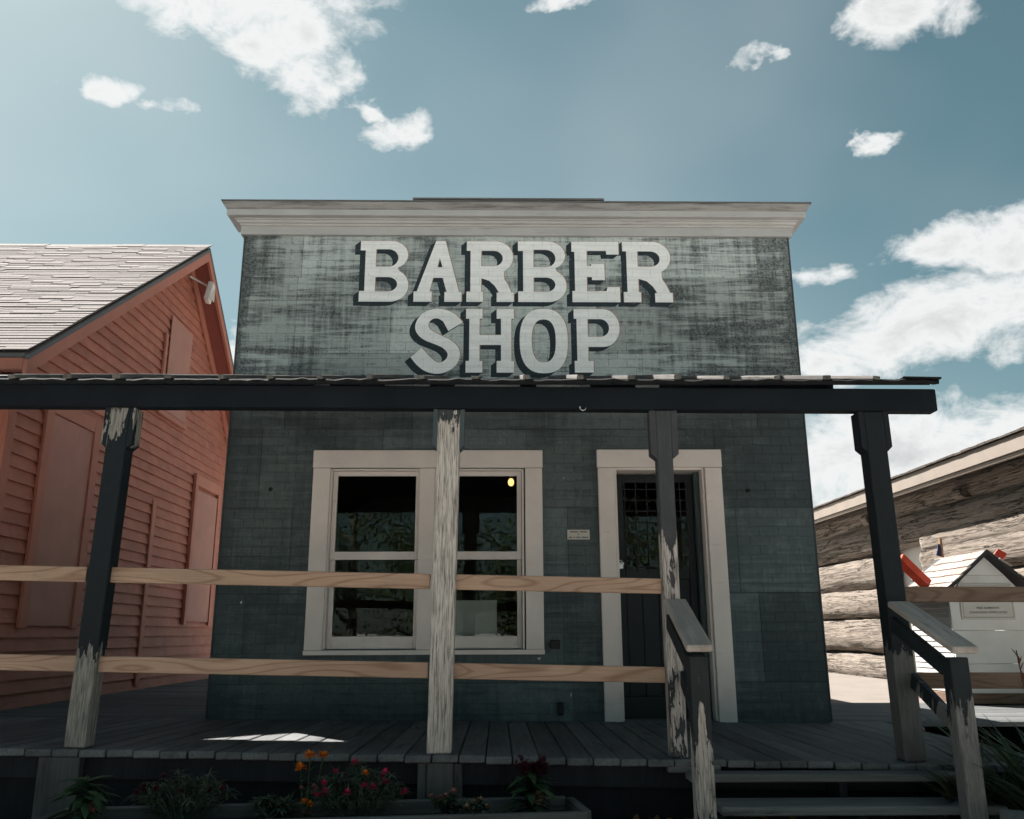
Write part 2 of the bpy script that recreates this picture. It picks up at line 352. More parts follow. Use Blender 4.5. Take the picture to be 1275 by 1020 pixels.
M['tan'] = leafmat('tan_plume', (.38, .24, .15), (.48, .32, .2))
M['dryleaf'] = leafmat('dry_leaf', (.2, .09, .04), (.34, .17, .08))
M['seed'] = leafmat('red_brown_stalk', (.10, .03, .025), (.14, .045, .03))
M['bark'] = wood('tree_bark', (.08, .065, .05), (.14, .115, .09), 2, (.03, .026, .02))

def groundmat():
    t = NT('dry_ground'); P = t.n('ShaderNodeNewGeometry').outputs['Position']
    a = t.noise(P, .35, 7, .6); b = t.noise(P, 7, 8, .7); c = t.noise(P, 45, 5, .7)
    dirt = t.mix(t.ramp(b, .3, .7), (.44, .42, .395), (.56, .535, .505)); grass = t.mix(t.ramp(c, .3, .7), (.05, .08, .025), (.10, .125, .05))
    col = t.mix(t.ramp(t.math('ADD', t.math('MULTIPLY', a, .6), t.math('MULTIPLY', b, .4)), .56, .64), dirt, grass)
    t.bump(t.math('ADD', b, c), .8, .03); return t.done(col, 1, .1)
M['ground'] = groundmat()

# ------------------------------------------------------------------ object helpers
def wmat(o):
    return (wmat(o.parent) @ o.matrix_parent_inverse if o.parent else Matrix.Identity(4)) @ o.matrix_basis
def link(name, me, mat, parent=None, kind=None):
    o = bpy.data.objects.new(name, me); COL.objects.link(o)
    if mat is not None and not me.materials: me.materials.append(M[mat] if isinstance(mat, str) else mat)
    if parent is not None:
        o.parent = parent; o.matrix_parent_inverse = wmat(parent).inverted()     # children keep world coordinates
    if kind: o['kind'] = kind
    return o
def shift(o, v): o.location = Vector(o.location) + Vector(v)
def thing(name, label, cat, loc=(0, 0, 0), group=None):
    o = bpy.data.objects.new(name, None); COL.objects.link(o); o.location = loc; o.empty_display_size = .2
    o['label'] = label; o['category'] = cat
    if group: o['group'] = group
    return o
def tag(o, label, cat, group=None):
    o['label'] = label; o['category'] = cat
    if group: o['group'] = group
    return o
def mesh(name, vs, fs, smooth=False):
    me = bpy.data.meshes.new(name); me.from_pydata([tuple(v) for v in vs], [], fs); me.update()
    if smooth:
        for p in me.polygons: p.use_smooth = True
    return me
BOXF = [(0, 3, 2, 1), (4, 5, 6, 7), (0, 1, 5, 4), (1, 2, 6, 5), (2, 3, 7, 6), (3, 0, 4, 7)]
def boxv(x0, x1, y0, y1, z0, z1): return [(x0, y0, z0), (x1, y0, z0), (x1, y1, z0), (x0, y1, z0), (x0, y0, z1), (x1, y0, z1), (x1, y1, z1), (x0, y1, z1)]
def bevel_mesh(me, w, seg=1):
    bm = bmesh.new(); bm.from_mesh(me); bmesh.ops.bevel(bm, geom=bm.edges[:], offset=w, segments=seg, affect='EDGES', profile=.5, clamp_overlap=True)
    bm.to_mesh(me); bm.free(); me.update(); return me
def box(name, x0, x1, y0, y1, z0, z1, mat, parent=None, bev=.004):
    """a box whose object origin is its own centre, so grain runs in its own frame"""
    c = Vector(((x0+x1)/2, (y0+y1)/2, (z0+z1)/2)); hx, hy, hz = (x1-x0)/2, (y1-y0)/2, (z1-z0)/2
    me = mesh(name, boxv(-hx, hx, -hy, hy, -hz, hz), BOXF)
    if bev: bevel_mesh(me, min(bev, hx*.6, hy*.6, hz*.6))
    o = link(name, me, mat, parent); shift(o, c); return o
_bm = {}
def board(name, p0, p1, w, t, mat, parent=None, up=(0, 0, 1), bev=.004, share=True):
    """board from p0 to p1 (local X), width w across (local Y), thickness t along `up` (local Z)"""
    p0, p1 = Vector(p0), Vector(p1); d = p1-p0; L = d.length; d.normalize(); u = Vector(up); u = (u-d*u.dot(d)).normalized(); v = u.cross(d)
    key = (round(L, 3), round(w, 3), round(t, 3), bev, str(mat)); me = _bm.get(key) if share else None
    if me is None:
        me = mesh(name, boxv(-L/2, L/2, -w/2, w/2, -t/2, t/2), BOXF)
        if bev: bevel_mesh(me, min(bev, t*.3))
        if share: _bm[key] = me
    o = link(name, me, mat, parent); shift(o, (p0+p1)/2)
    o.rotation_euler = Matrix((d, v, u)).transposed().to_euler(); return o
def poly(name, pts, n, thick, mat, parent=None, bev=0):
    """flat polygon (ordered points) given thickness against its normal n"""
    c = sum((Vector(p) for p in pts), Vector())/len(pts); n = Vector(n).normalized(); k = len(pts)
    vs = [Vector(p)-c for p in pts]+[Vector(p)-c-n*thick for p in pts]
    fs = [tuple(range(k)), tuple(range(2*k-1, k-1, -1))]+[(i, i+k, (i+1) % k+k, (i+1) % k) for i in range(k)]
    me = mesh(name, vs, fs); bm = bmesh.new(); bm.from_mesh(me); bmesh.ops.recalc_face_normals(bm, faces=bm.faces[:])
    if bev: bmesh.ops.bevel(bm, geom=bm.edges[:], offset=bev, segments=1, affect='EDGES', profile=.5, clamp_overlap=True)
    bm.to_mesh(me); bm.free()
    o = link(name, me, mat, parent); shift(o, c); return o
def multibox(name, boxes, mat, parent=None, bev=0, center=None):
    vs, fs = [], []; c = Vector(center) if center else Vector()
    for b in boxes:
        k = len(vs); vs += [Vector(v)-c for v in boxv(*b)]; fs += [tuple(i+k for i in f) for f in BOXF]
    me = mesh(name, vs, fs)
    if bev: bevel_mesh(me, bev)
    o = link(name, me, mat, parent); shift(o, c); return o
def tube_geo(pts, rads, seg=8):
    vs, fs = [], []; pts = [Vector(p) for p in pts]
    for i, p in enumerate(pts):
        d = (pts[min(i+1, len(pts)-1)]-pts[max(i-1, 0)]).normalized(); a = Vector((0, 0, 1)) if abs(d.z) < .9 else Vector((1, 0, 0)); u = d.cross(a).normalized(); v = d.cross(u)
        for k in range(seg): q = 2*pi*k/seg; vs.append(p+(u*cos(q)+v*sin(q))*rads[i])
    for i in range(len(pts)-1):
        for k in range(seg): fs.append((i*seg+k, i*seg+(k+1) % seg, (i+1)*seg+(k+1) % seg, (i+1)*seg+k))
    fs.append(tuple(range(seg))); fs.append(tuple(range(len(vs)-1, len(vs)-seg-1, -1))); return vs, fs
def tube(name, pts, rads, mat, parent=None, seg=8):
    if isinstance(rads, (int, float)): rads = [rads]*len(pts)
    vs, fs = tube_geo(pts, rads, seg); return link(name, mesh(name, vs, fs, True), mat, parent)
def subtract(r, holes):
    """rectangle (x0,x1,z0,z1) minus holes -> rectangles"""
    out = [r]
    for h in holes:
        nx = []
        for (a, b, c, d) in out:
            x0, x1, z0, z1 = max(a, h[0]), min(b, h[1]), max(c, h[2]), min(d, h[3])
            if x0 >= x1 or z0 >= z1: nx.append((a, b, c, d)); continue
            if a < x0: nx.append((a, x0, c, d))
            if x1 < b: nx.append((x1, b, c, d))
            if c < z0: nx.append((x0, x1, c, z0))
            if z1 < d: nx.append((x0, x1, z1, d))
        out = nx
    return out
GZ = .10
# ------------------------------------------------------------------ setting
g = link('ground', mesh('ground', [(-900, -900, GZ), (900, -900, GZ), (900, 900, GZ), (-900, 900, GZ)], [(0, 1, 2, 3)]), 'ground', kind='structure')
pth = box('path', 2.85, 6.95, 9.52, 24, GZ-.2, .325, 'concrete', bev=.01); pth['kind'] = 'structure'
def zfront(x): return .462-.021*x
def zback(x): return .430-.010*x
SX0, SX1, SY = -2.34, 2.715, 7.40
bw = multibox('boardwalk', [(-7, 3.25, 5.14, 5.18, .13, .36), (-7, 3.25, 6.1, 6.14, .13, .36), (-7, 3.25, 7.2, 7.24, .13, .36), (-4.35, -4.3, 7.6, 14.6, .13, .42), (-2.6, -2.55, 7.6, 14.6, .13, .42),
                            (2.8, 2.84, 7.5, 9.5, .13, .34), (6.1, 6.14, 7.5, 9.5, .13, .34), (4.4, 4.44, 7.5, 9.5, .13, .34)], 'skirt')
bw['kind'] = 'structure'
x = -6.9
while x < 3.2:
    inside = SX0-.08 < x < SX1+.05
    yb = 7.382 if inside else 7.47
    yf = 5.03+random.uniform(-.012, .012); dz = random.uniform(-.0025, .0025)
    board('plank', (x, yf, zfront(x)-.019+dz), (x, yb, zback(x)-.019+dz*.5), .1405, .038, 'deck', bw, bev=.005, share=False)
    x += .147
y = 7.55
while y < 14.5:
    board('plank', (-4.44, y, .462-.019+random.uniform(-.003, .002)), (-2.37+random.uniform(-.01, .01), y, .447-.019+random.uniform(-.003, .002)), .141, .038, 'deck', bw, bev=.005)
    y += .147
y = 7.55
while y < 9.5:
    board('plank', (2.745, y, .398-.019+random.uniform(-.003, .002)), (6.25, y, .385-.019), .141, .038, 'deck', bw, bev=.005)
    y += .147
# skirting boards and front rim under the deck
x = -6.8
while x < .98:
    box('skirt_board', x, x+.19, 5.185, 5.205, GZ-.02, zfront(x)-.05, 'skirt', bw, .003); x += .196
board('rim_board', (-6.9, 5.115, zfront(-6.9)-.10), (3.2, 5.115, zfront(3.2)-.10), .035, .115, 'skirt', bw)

# ------------------------------------------------------------------ barber shop
shop = thing('barber_shop', 'false-front shop with grey-green pressed brick-pattern siding and white lettering', 'shop', (.19, 7.4, GZ))
WIN = (-1.425, .205, .99, 2.49); DOOR = (1.012, 1.792, .38, 2.50)
FZ1 = 4.80
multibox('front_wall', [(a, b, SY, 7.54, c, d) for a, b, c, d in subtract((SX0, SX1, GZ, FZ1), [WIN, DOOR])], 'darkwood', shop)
rows = [.395, .72, 1.44, 2.16, 2.85, 3.55, 4.28, 4.715]
seams = [[-1.95, -.55, .62], [-2.1, -1.2, .55, 2.2], [-1.75, -.2, .60, 2.05], [-2.05, -1.0, .25, 1.9], [-1.87, -.75, .45, 1.3, 2.3], [-1.83, -.97, .9, 2.13], [-1.80, -.3, 1.35]]
def sheet(x0, x1, z0, z1, i, region=None):
    d = random.uniform(0, .0022); c = Vector(((x0+x1)/2, SY, (z0+z1)/2)); vs, fs = [], []
    def add(v, f):
        k = len(vs); vs.extend(Vector(q)-c for q in v); fs.extend(tuple(a+k for a in b) for b in f)
    holes = [WIN, DOOR]; yb = SY-.0045-d
    rects = subtract((x0+.0015, x1-.0015, z0+.002, z1-.002), holes); grp = [rects.pop(0)] if rects else []
    grew = True
    while grew and region is None:                       # keep only pieces that touch; a cut-off remainder becomes its own sheet
        grew = False
        for q in rects[:]:
            if any(q[0] <= g_[1]+1e-6 and q[1] >= g_[0]-1e-6 and q[2] <= g_[3]+1e-6 and q[3] >= g_[2]-1e-6 for g_ in grp): grp.append(q); rects.remove(q); grew = True
    if region is None and rects:
        for part in (grp, rects): sheet(min(q[0] for q in part)-.0015, max(q[1] for q in part)+.0015, min(q[2] for q in part)-.002, max(q[3] for q in part)+.002, i)
        return
    for a, b, e, f in grp: add(boxv(a, b, yb, SY-.0005, e, f), BOXF)
    r = int((z0-Z_BASE)//BH)
    while Z_BASE+r*BH < z1:
        off = .5*BW if r % 2 == 0 else 0; k = int(math.floor((x0+off)/BW))
        while k*BW-off < x1:
            a, b = max(x0, k*BW-off)+.001, min(x1, (k+1)*BW-off)-.001; e, f = max(z0, Z_BASE+r*BH)+.0012, min(z1, Z_BASE+(r+1)*BH)-.0012; k += 1
            if b-a < .012 or f-e < .012: continue
            if any(a < h[1] and b > h[0] and e < h[3] and f > h[2] for h in holes): continue
            q = .0022; yt = yb-.0022+random.uniform(-.0005, .0005)
            add([(a, yb, e), (b, yb, e), (b, yb, f), (a, yb, f), (a+q, yt, e+q), (b-q, yt, e+q), (b-q, yt, f-q), (a+q, yt, f-q)], [(4, 5, 6, 7), (0, 1, 5, 4), (1, 2, 6, 5), (2, 3, 7, 6), (3, 0, 4, 7)])
        r += 1
    if vs:
        o = link('siding_sheet', mesh('siding_sheet', vs, fs), 'siding', shop); shift(o, c)
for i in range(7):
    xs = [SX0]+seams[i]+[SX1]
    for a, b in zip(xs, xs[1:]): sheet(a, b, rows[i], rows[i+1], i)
box('corner_strip', SX0-.012, SX0+.0, 7.388, 7.55, .41, 4.7, 'grey_paint', shop, .002)
box('corner_strip', SX1, SX1+.012, 7.388, 7.55, .41, 4.7, 'grey_paint', shop, .002)
# nail heads along the sheet seams
nb = []
for zz in rows[4:7]:
    xx = SX0+.1
    while xx < SX1: nb.append((xx-.004, xx+.004, SY-.0125, SY-.006, zz+.010, zz+.018)); xx += .19+random.uniform(-.03, .03)
o = multibox('nail_heads', nb, 'black', shop); o['kind'] = 'stuff'

# body behind the false front
box('side_wall', SX0+.02, SX0+.14, 7.54, 14, GZ, 2.62, 'grey_paint', shop); box('side_wall', SX1-.14, SX1-.02, 7.54, 14, GZ, 2.62, 'grey_paint', shop)
poly('rear_wall', [(SX0+.02, 14, GZ), (SX1-.02, 14, GZ), (SX1-.02, 14, 2.62), (.19, 14, 4.45), (SX0+.02, 14, 2.62)], (0, 1, 0), .12, 'grey_paint', shop)
for sg in (-1, 1):
    e = .19+sg*2.515
    poly('roof', [(e, 7.56, 2.58), (.19, 7.56, 4.52), (.19, 14.2, 4.52), (e, 14.2, 2.58)], (sg*.6, 0, .8), .08, 'brownroof', shop)
box('floor_inside', SX0+.15, SX1-.15, 7.55, 11.9, .30, .43, 'intfloor', shop, 0); box('ceiling_inside', SX0+.15, SX1-.15, 7.55, 11.9, 2.95, 3.0, 'int', shop, 0)
box('partition', SX0+.15, SX1-.15, 11.9, 12.0, .3, 3.0, 'int', shop, 0)
box('lining', SX0+.145, SX0+.17, 7.55, 11.9, .43, 2.95, 'int', shop, 0); box('lining', SX1-.17, SX1-.145, 7.55, 11.9, .43, 2.95, 'int', shop, 0)

# cornice
def moulding(name, prof, mat, yb=7.62, x0=SX0-.012, x1=SX1+.012, yf=7.388, parent=shop):
    """profile = (projection, z) list, closed, run round three sides with mitres"""
    vs, fs = [], []; k = len(prof)
    for d, z in prof: vs += [(x0-d, yb, z), (x0-d, yf-d, z), (x1+d, yf-d, z), (x1+d, yb, z)]
    for i in range(k):
        j = (i+1) % k
        for q in range(3): fs.append((i*4+q, i*4+q+1, j*4+q+1, j*4+q))
    fs.append(tuple(i*4 for i in range(k))); fs.append(tuple(i*4+3 for i in range(k))[::-1])
    me = mesh(name, vs, fs); bm = bmesh.new(); bm.from_mesh(me); bmesh.ops.recalc_face_normals(bm, faces=bm.faces[:]); bm.to_mesh(me); bm.free()
    return link(name, me, mat, parent)
cor = moulding('cornice', [(-.02, 4.695), (.024, 4.695), (.024, 4.778), (-.02, 4.778)], 'cornice')
moulding('bed_moulding', [(-.02, 4.779), (.034, 4.779), (.038, 4.797), (.056, 4.801), (.062, 4.822), (.078, 4.825), (.078, 4.837), (-.02, 4.837)], 'cornice', parent=cor)
moulding('corona', [(-.02, 4.838), (.128, 4.838), (.132, 4.843), (.132, 4.895), (-.02, 4.895)], 'cornice', parent=cor)
moulding('crown', [(-.02, 4.896), (.136, 4.896), (.142, 4.906), (.166, 4.938), (.168, 4.957), (-.02, 4.957)], 'corniceold', parent=cor)
moulding('cap_flashing', [(-.3, 4.958), (.178, 4.958), (.180, 4.968), (-.3, 4.974)], 'drip', parent=cor)
box('cap_patch', -.78, .98, 7.195, 7.5, 4.975, 4.990, 'drip', cor, .002)

# window: casing + sashes + panes
cy0, cy1 = 7.352, 7.3905
def frame(name, outer, hole, y0, y1, mat, parent, bev=.003):
    a, b, c, d = outer; h = hole
    bs = [(a, h[0], y0, y1, c, d), (h[1], b, y0, y1, c, d), (h[0], h[1], y0, y1, c, h[2]), (h[0], h[1], y0, y1, h[3], d)]
    return multibox(name, bs, mat, parent, bev, ((a+b)/2, (y0+y1)/2, (c+d)/2))
win = box('window', -1.585, -1.437, cy0, cy1, .985, 2.497, 'trim', shop)
win['label'] = 'double sash window with cream casing'
box('casing', .237, .385, cy0, cy1, .985, 2.497, 'trim', win)
box('casing', -1.59, .39, cy0-.003, cy1, 2.50, 2.655, 'trim', win)
box('casing', -.672, -.54, cy0+.012, cy1, .985, 2.497, 'trim', win)
box('sill', -1.59, .39, 7.345, cy1, .945, .983, 'trim', win)
for gx0, gx1 in ((-1.379, -.704), (-.508, .167)):
    box('jamb', gx0-.058, gx0-.042, 7.37, 7.54, .99, 2.49, 'trim', win, .002); box('jamb', gx1+.042, gx1+.058, 7.37, 7.54, .99, 2.49, 'trim', win, .002)
    box('jamb', gx0-.041, gx1+.041, 7.37, 7.54, 2.478, 2.492, 'trim', win, .002)
    frame('upper_sash', (gx0-.040, gx1+.040, 1.72, 2.476), (gx0, gx1, 1.787, 2.436), 7.400, 7.436, 'trim', win)
    frame('lower_sash', (gx0-.040, gx1+.040, .99, 1.780), (gx0, gx1, 1.092, 1.735), 7.440, 7.476, 'trim', win)
    box('pane', gx0-.004, gx1+.004, 7.418, 7.421, 1.78, 2.44, 'glass', win, 0); box('pane', gx0-.004, gx1+.004, 7.458, 7.461, 1.085, 1.74, 'glass', win, 0)

# door
dr = box('door', 1.035, 1.79, 7.545, 7.57, .425, .60, 'doorpaint', shop); dr['label'] = 'dark padlocked door with wire grid over its glass'
for a, b, c, d in ((1.035, 1.105, .602, 2.47), (1.66, 1.72, .602, 2.47)): box('stile', a, b, 7.545, 7.57, c, d, 'doorpaint', dr)
box('rail', 1.106, 1.659, 7.545, 7.57, 2.40, 2.47, 'doorpaint', dr); box('rail', 1.106, 1.659, 7.545, 7.57, 1.56, 1.65, 'doorpaint', dr)
box('pane', 1.104, 1.661, 7.556, 7.559, 1.645, 2.405, 'glass', dr, 0)
for i in range(6): box('grid_bar', 1.115+i*.0975, 1.121+i*.0975, 7.536, 7.542, 1.62, 2.46, 'black', dr, 0)
for i in range(9): box('grid_bar', 1.04, 1.715, 7.530, 7.5355, 1.66+i*.0965, 1.666+i*.0965, 'black', dr, 0)
for i in range(4): box('door_board', 1.108+i*.138, 1.242+i*.138, 7.553, 7.567, .602, 1.558, 'doorpaint', dr)
box('screen_frame', 1.724, 1.765, 7.47, 7.545, .425, 2.48, 'doorframe', dr)
vs, fs = tube_geo([(1.058+.017*cos(a), 7.50, 1.690+.028*sin(a)) for a in [pi*i/8 for i in range(9)]], [.004]*9, 6)
pl = link('padlock', mesh('padlock', vs, fs, True), 'metal', dr); box('lock_body', 1.037, 1.080, 7.488, 7.512, 1.645, 1.69, 'metal', pl, .004)
box('hasp', 1.032, 1.09, 7.512, 7.5445, 1.682, 1.702, 'metal', pl, .002)
case = box('door_casing', .868, 1.010, cy0, cy1, .41, 2.50, 'trim', shop); box('casing', 1.795, 1.942, cy0, cy1, .405, 2.50, 'trim', case); box('casing', .862, 1.948, cy0-.003, cy1, 2.503, 2.66, 'trim', case)
box('jamb', 1.0125, 1.030, 7.372, 7.62, .42, 2.50, 'trim', case, .002); box('jamb', 1.772, 1.7915, 7.372, 7.62, .42, 2.50, 'trim', case, .002); box('jamb', 1.031, 1.771, 7.372, 7.62, 2.483, 2.502, 'trim', case, .002)
box('threshold', 1.012, 1.79, 7.384, 7.62, .38, .422, 'deck', case)
# small fixtures on the wall
pq = box('plaque', .594, .785, 7.378, 7.389, 1.885, 1.967, 'plaque', shop, .002)
for zz, ws in ((1.948, (.07, .062)), (1.927, (.012,)), (1.902, (.028, .012, .034, .056))):
    tot = sum(ws)+.012*(len(ws)-1); xx = .69-tot/2
    for w_ in ws: box('print_mark', xx, xx+w_, 7.3765, 7.3778, zz-.0045, zz+.0045, 'print', pq, 0); xx += w_+.012
box('outlet_box', .435, .515, 7.355, 7.389, .99, 1.06, 'black', shop, .006); box('outlet_box', .485, .535, 7.36, 7.389, .47, .57, 'black', shop, .006)
tube('wall_knob', [(2.17, 7.391, 2.305), (2.17, 7.37, 2.305)], [.018, .014], 'black', shop, 10)
tube('wall_knob', [(-1.95, 7.391, 2.32), (-1.95, 7.375, 2.32)], [.018, .014], 'black', shop, 10)

# ---- painted letters: outlines in a unit cell, x right, y up
def arc(cx, cy, rx, ry, a0, a1, n=10): return [(cx+rx*cos(radians(a0+(a1-a0)*i/n)), cy+ry*sin(radians(a0+(a1-a0)*i/n))) for i in range(n+1)]
def supere(cx, cy, rx, ry, n=40, p=2.5):
    o = []
    for i in range(n):
        t = 2*pi*i/n; c, s_ = cos(t), sin(t); o.append((cx+rx*math.copysign(abs(c)**(2/p), c), cy+ry*math.copysign(abs(s_)**(2/p), s_)))
    return o
def chaikin(p, sharp, n=2):
    pts = [(Vector((*q, 0)), i in sharp) for i, q in enumerate(p)]
    for _ in range(n):
        o = []
        for i, (q, s_) in enumerate(pts):
            if s_: o.append((q, True)); continue
            a, b = pts[i-1][0], pts[(i+1) % len(pts)][0]; o.append((q*.75+a*.25, False)); o.append((q*.75+b*.25, False))
        pts = o
    return [(q.x, q.y) for q, _ in pts]
SP = [(365, 112), (335, 75), (295, 50), (240, 37), (180, 45), (135, 78), (112, 130), (122, 172), (160, 208), (220, 230), (262, 248), (288, 275), (288, 300), (268, 322), (243, 330), (222, 322), (190, 292), (152, 250), (95, 300), (130, 345), (180, 380), (245, 390), (300, 372), (340, 335), (355, 285), (342, 240), (300, 205), (250, 182), (205, 160), (184, 138), (186, 112), (206, 93), (236, 90), (262, 108), (290, 160)]
SP = chaikin(SP, {0, 16, 17, 18, 33, 34})
GL = {
 'B': [[(0, 1), (.62, 1)]+arc(.62, .765, .36, .235, 90, -65, 12)+arc(.64, .265, .36, .265, 62, -90, 12)+[(0, 0), (0, .17), (.105, .17), (.105, .84), (0, .84)],
       [(.32, .86), (.55, .86)]+arc(.58, .715, .2, .145, 90, -90, 10)+[(.32, .57)], [(.32, .40), (.56, .40)]+arc(.58, .2825, .19, .1175, 90, -90, 10)+[(.32, .165)]],
 'A': [[(.45, 1), (.65, 1), (.945, .16), (1, .16), (1, 0), (.642, 0), (.642, .16), (.687, .16), (.60, .39), (.40, .39), (.33, .165), (.378, .165), (.378, 0), (0, 0), (0, .165), (.064, .165)], [(.533, .72), (.595, .563), (.485, .563)]],
 'R': [[(0, 1), (.62, 1)]+arc(.62, .735, .37, .265, 90, -62, 12)+[(.80, .375), (.88, .28), (.95, .155), (1, .155), (1, 0), (.64, 0), (.64, .15), (.69, .15), (.60, .26), (.48, .345), (.31, .385), (.31, .165), (.354, .165), (.354, 0), (0, 0), (0, .165), (.08, .165), (.08, .84), (0, .84)],
       [(.31, .84), (.56, .84)]+arc(.58, .7125, .19, .1275, 90, -90, 10)+[(.31, .585)]],
 'E': [[(0, 1), (1, 1), (1, .785), (.74, .785), (.73, .845), (.32, .845), (.32, .595), (.41, .595), (.41, .63), (.69, .63), (.69, .36), (.42, .36), (.42, .41), (.31, .41), (.31, .175), (.72, .18), (.74, .247), (1, .247), (1, 0), (0, 0), (0, .18), (.06, .18), (.06, .83), (0, .83)]],
 'H': [[(0, 1), (.345, 1), (.345, .845), (.285, .845), (.285, .585), (.73, .585), (.73, .845), (.64, .845), (.64, 1), (1, 1), (1, .845), (.945, .845), (.945, .18), (1, .18), (1, 0), (.64, 0), (.64, .18), (.73, .18), (.73, .43), (.285, .43), (.285, .18), (.345, .18), (.345, 0), (0, 0), (0, .18), (.07, .18), (.07, .845), (0, .845)]],
 'O': [supere(.5, .5, .5, .505), supere(.5, .5, .25, .335)],
 'P': [[(0, 1), (.62, 1)]+arc(.64, .70, .36, .30, 90, -90, 14)+[(.30, .40), (.30, .18), (.41, .18), (.41, 0), (0, 0), (0, .18), (.06, .18), (.06, .845), (0, .845)], [(.30, .84), (.56, .84)]+arc(.58, .7, .19, .14, 90, -90, 10)+[(.30, .56)]],
 'S': [[((a-95)/270, (390-b)/353) for a, b in SP]],
}
def glyph_mesh(name, loops, ext):
    cu = bpy.data.curves.new(name, 'CURVE'); cu.dimensions = '2D'; cu.fill_mode = 'BOTH'; cu.extrude = ext
    for lp in loops:
        sp = cu.splines.new('POLY'); sp.points.add(len(lp)-1); sp.use_cyclic_u = True
        for p, q in zip(sp.points, lp): p.co = (q[0], q[1], 0, 1)
    o = bpy.data.objects.new(name, cu); COL.objects.link(o); dg = bpy.context.evaluated_depsgraph_get()
    me = bpy.data.meshes.new_from_object(o.evaluated_get(dg)); me.name = name
    COL.objects.unlink(o); bpy.data.objects.remove(o); bpy.data.curves.remove(cu); return me
LY = SY-.0135                                  # letter face just proud of the pressed pattern
def letter(ch, x0, x1, z0, z1):
    lps = [[(x0+a*(x1-x0), z0+b*(z1-z0)) for a, b in lp] for lp in GL[ch]]
    cx, cz = (x0+x1)/2, (z0+z1)/2; lps = [[(a-cx, b-cz) for a, b in lp] for lp in lps]
    me = glyph_mesh('letter', lps, .0008); me.materials.clear()
    o = link('letter', me, 'white_letter', shop); o.rotation_euler = (pi/2, 0, 0); shift(o, (cx, LY+.0008, cz)); o['label'] = 'white slab-serif painted letter ' + ch
    rim = glyph_mesh('rim', lps, 0); rim.materials.clear(); ro = link('letter_rim', rim, 'rim_letter', o)      # older orange outline showing at the right edges
    ro.matrix_basis = Matrix.Translation((cx+.007, LY+.00163, cz+.004)) @ Matrix.Rotation(pi/2, 4, 'X')
    # slanted drop shade towards lower left
    dx, dz = -.052, -.042; vs, fs = [], []
    for lp in lps:
        k = len(vs); n = len(lp)
        vs += [(a, LY+.0017, b) for a, b in lp]+[(a+dx, LY+.0045, b+dz) for a, b in lp]
        fs += [(k+i, k+(i+1) % n, k+n+(i+1) % n, k+n+i) for i in range(n)]
    sh = link('drop_shade', mesh('drop_shade', vs, fs), 'black_letter', o); sh.location = (cx, 0, cz)
    back = glyph_mesh('shade_face', lps, 0); back.materials.clear(); bo = link('drop_shade', back, 'black_letter', o)
    bo.matrix_basis = Matrix.Translation((cx+dx, LY+.0046, cz+dz)) @ Matrix.Rotation(pi/2, 4, 'X')
LET = []
for ch, a, b in (('B', -1.267, -.818), ('A', -.769, -.330), ('R', -.286, .147), ('B', .188, .633), ('E', .685, 1.123), ('R', 1.157, 1.607)): letter(ch, a, b, 4.043, 4.645)
for ch, a, b, c, d in (('S', -.781, -.316, 3.352, 3.978), ('H', -.287, .148, 3.368, 3.974), ('O', .199, .634, 3.366, 3.974), ('P', .692, 1.107, 3.370, 3.975)): letter(ch, a, b, c, d)

# things inside the shop
pend = thing('pendant_lamp', 'small lit warm lamp hanging inside behind the shop window', 'lamp', (.142, 9.0, 2.95))
def sphere_mesh(name, r, sz=1.0, seg=14, rings=9):
    bm = bmesh.new(); bmesh.ops.create_uvsphere(bm, u_segments=seg, v_segments=rings, radius=r); me = bpy.data.meshes.new(name)
    for v in bm.verts: v.co.z *= sz
    for f in bm.faces: f.smooth = True
    bm.to_mesh(me); bm.free(); return me
o = link('bulb', sphere_mesh('bulb', .033, 1.3), 'bulb', pend); shift(o, (.142, 9.0, 2.655))
tube('cord', [(.142, 9.0, 2.95), (.142, 9.0, 2.72)], .006, 'black', pend, 6); tube('socket', [(.142, 9.0, 2.74), (.142, 9.0, 2.695)], [.02, .03], 'black', pend, 10)
tag(box('display_card', -.46, -.005, 7.60, 7.615, .985, 1.39, 'plaque', None, .003), 'pale blank card standing inside the lower right window pane', 'card')
shelf = thing('counter', 'dark wooden counter standing inside the shop behind the window', 'counter', (-.8, 9.2, .43)); box('counter_top', -1.7, .1, 8.95, 9.5, 1.22, 1.26, 'darkwood', shelf); box('cabinet', -1.65, .05, 9.0, 9.48, .43, 1.219, 'darkwood', shelf)
mir = thing('wall_mirror', 'tall arched dark mirror frame on the back wall inside the shop', 'mirror', (.35, 11.89, 1.0))
pts = [(.12, 11.895, 1.0), (.58, 11.895, 1.0), (.58, 11.895, 2.2)]+[(.35+.23*cos(pi*i/10), 11.895, 2.2+.23*sin(pi*i/10)) for i in range(1, 10)]+[(.12, 11.895, 2.2)]
poly('mirror_frame', [(a, 11.86, c) for a, b, c in pts], (0, -1, 0), .035, 'darkwood', mir)

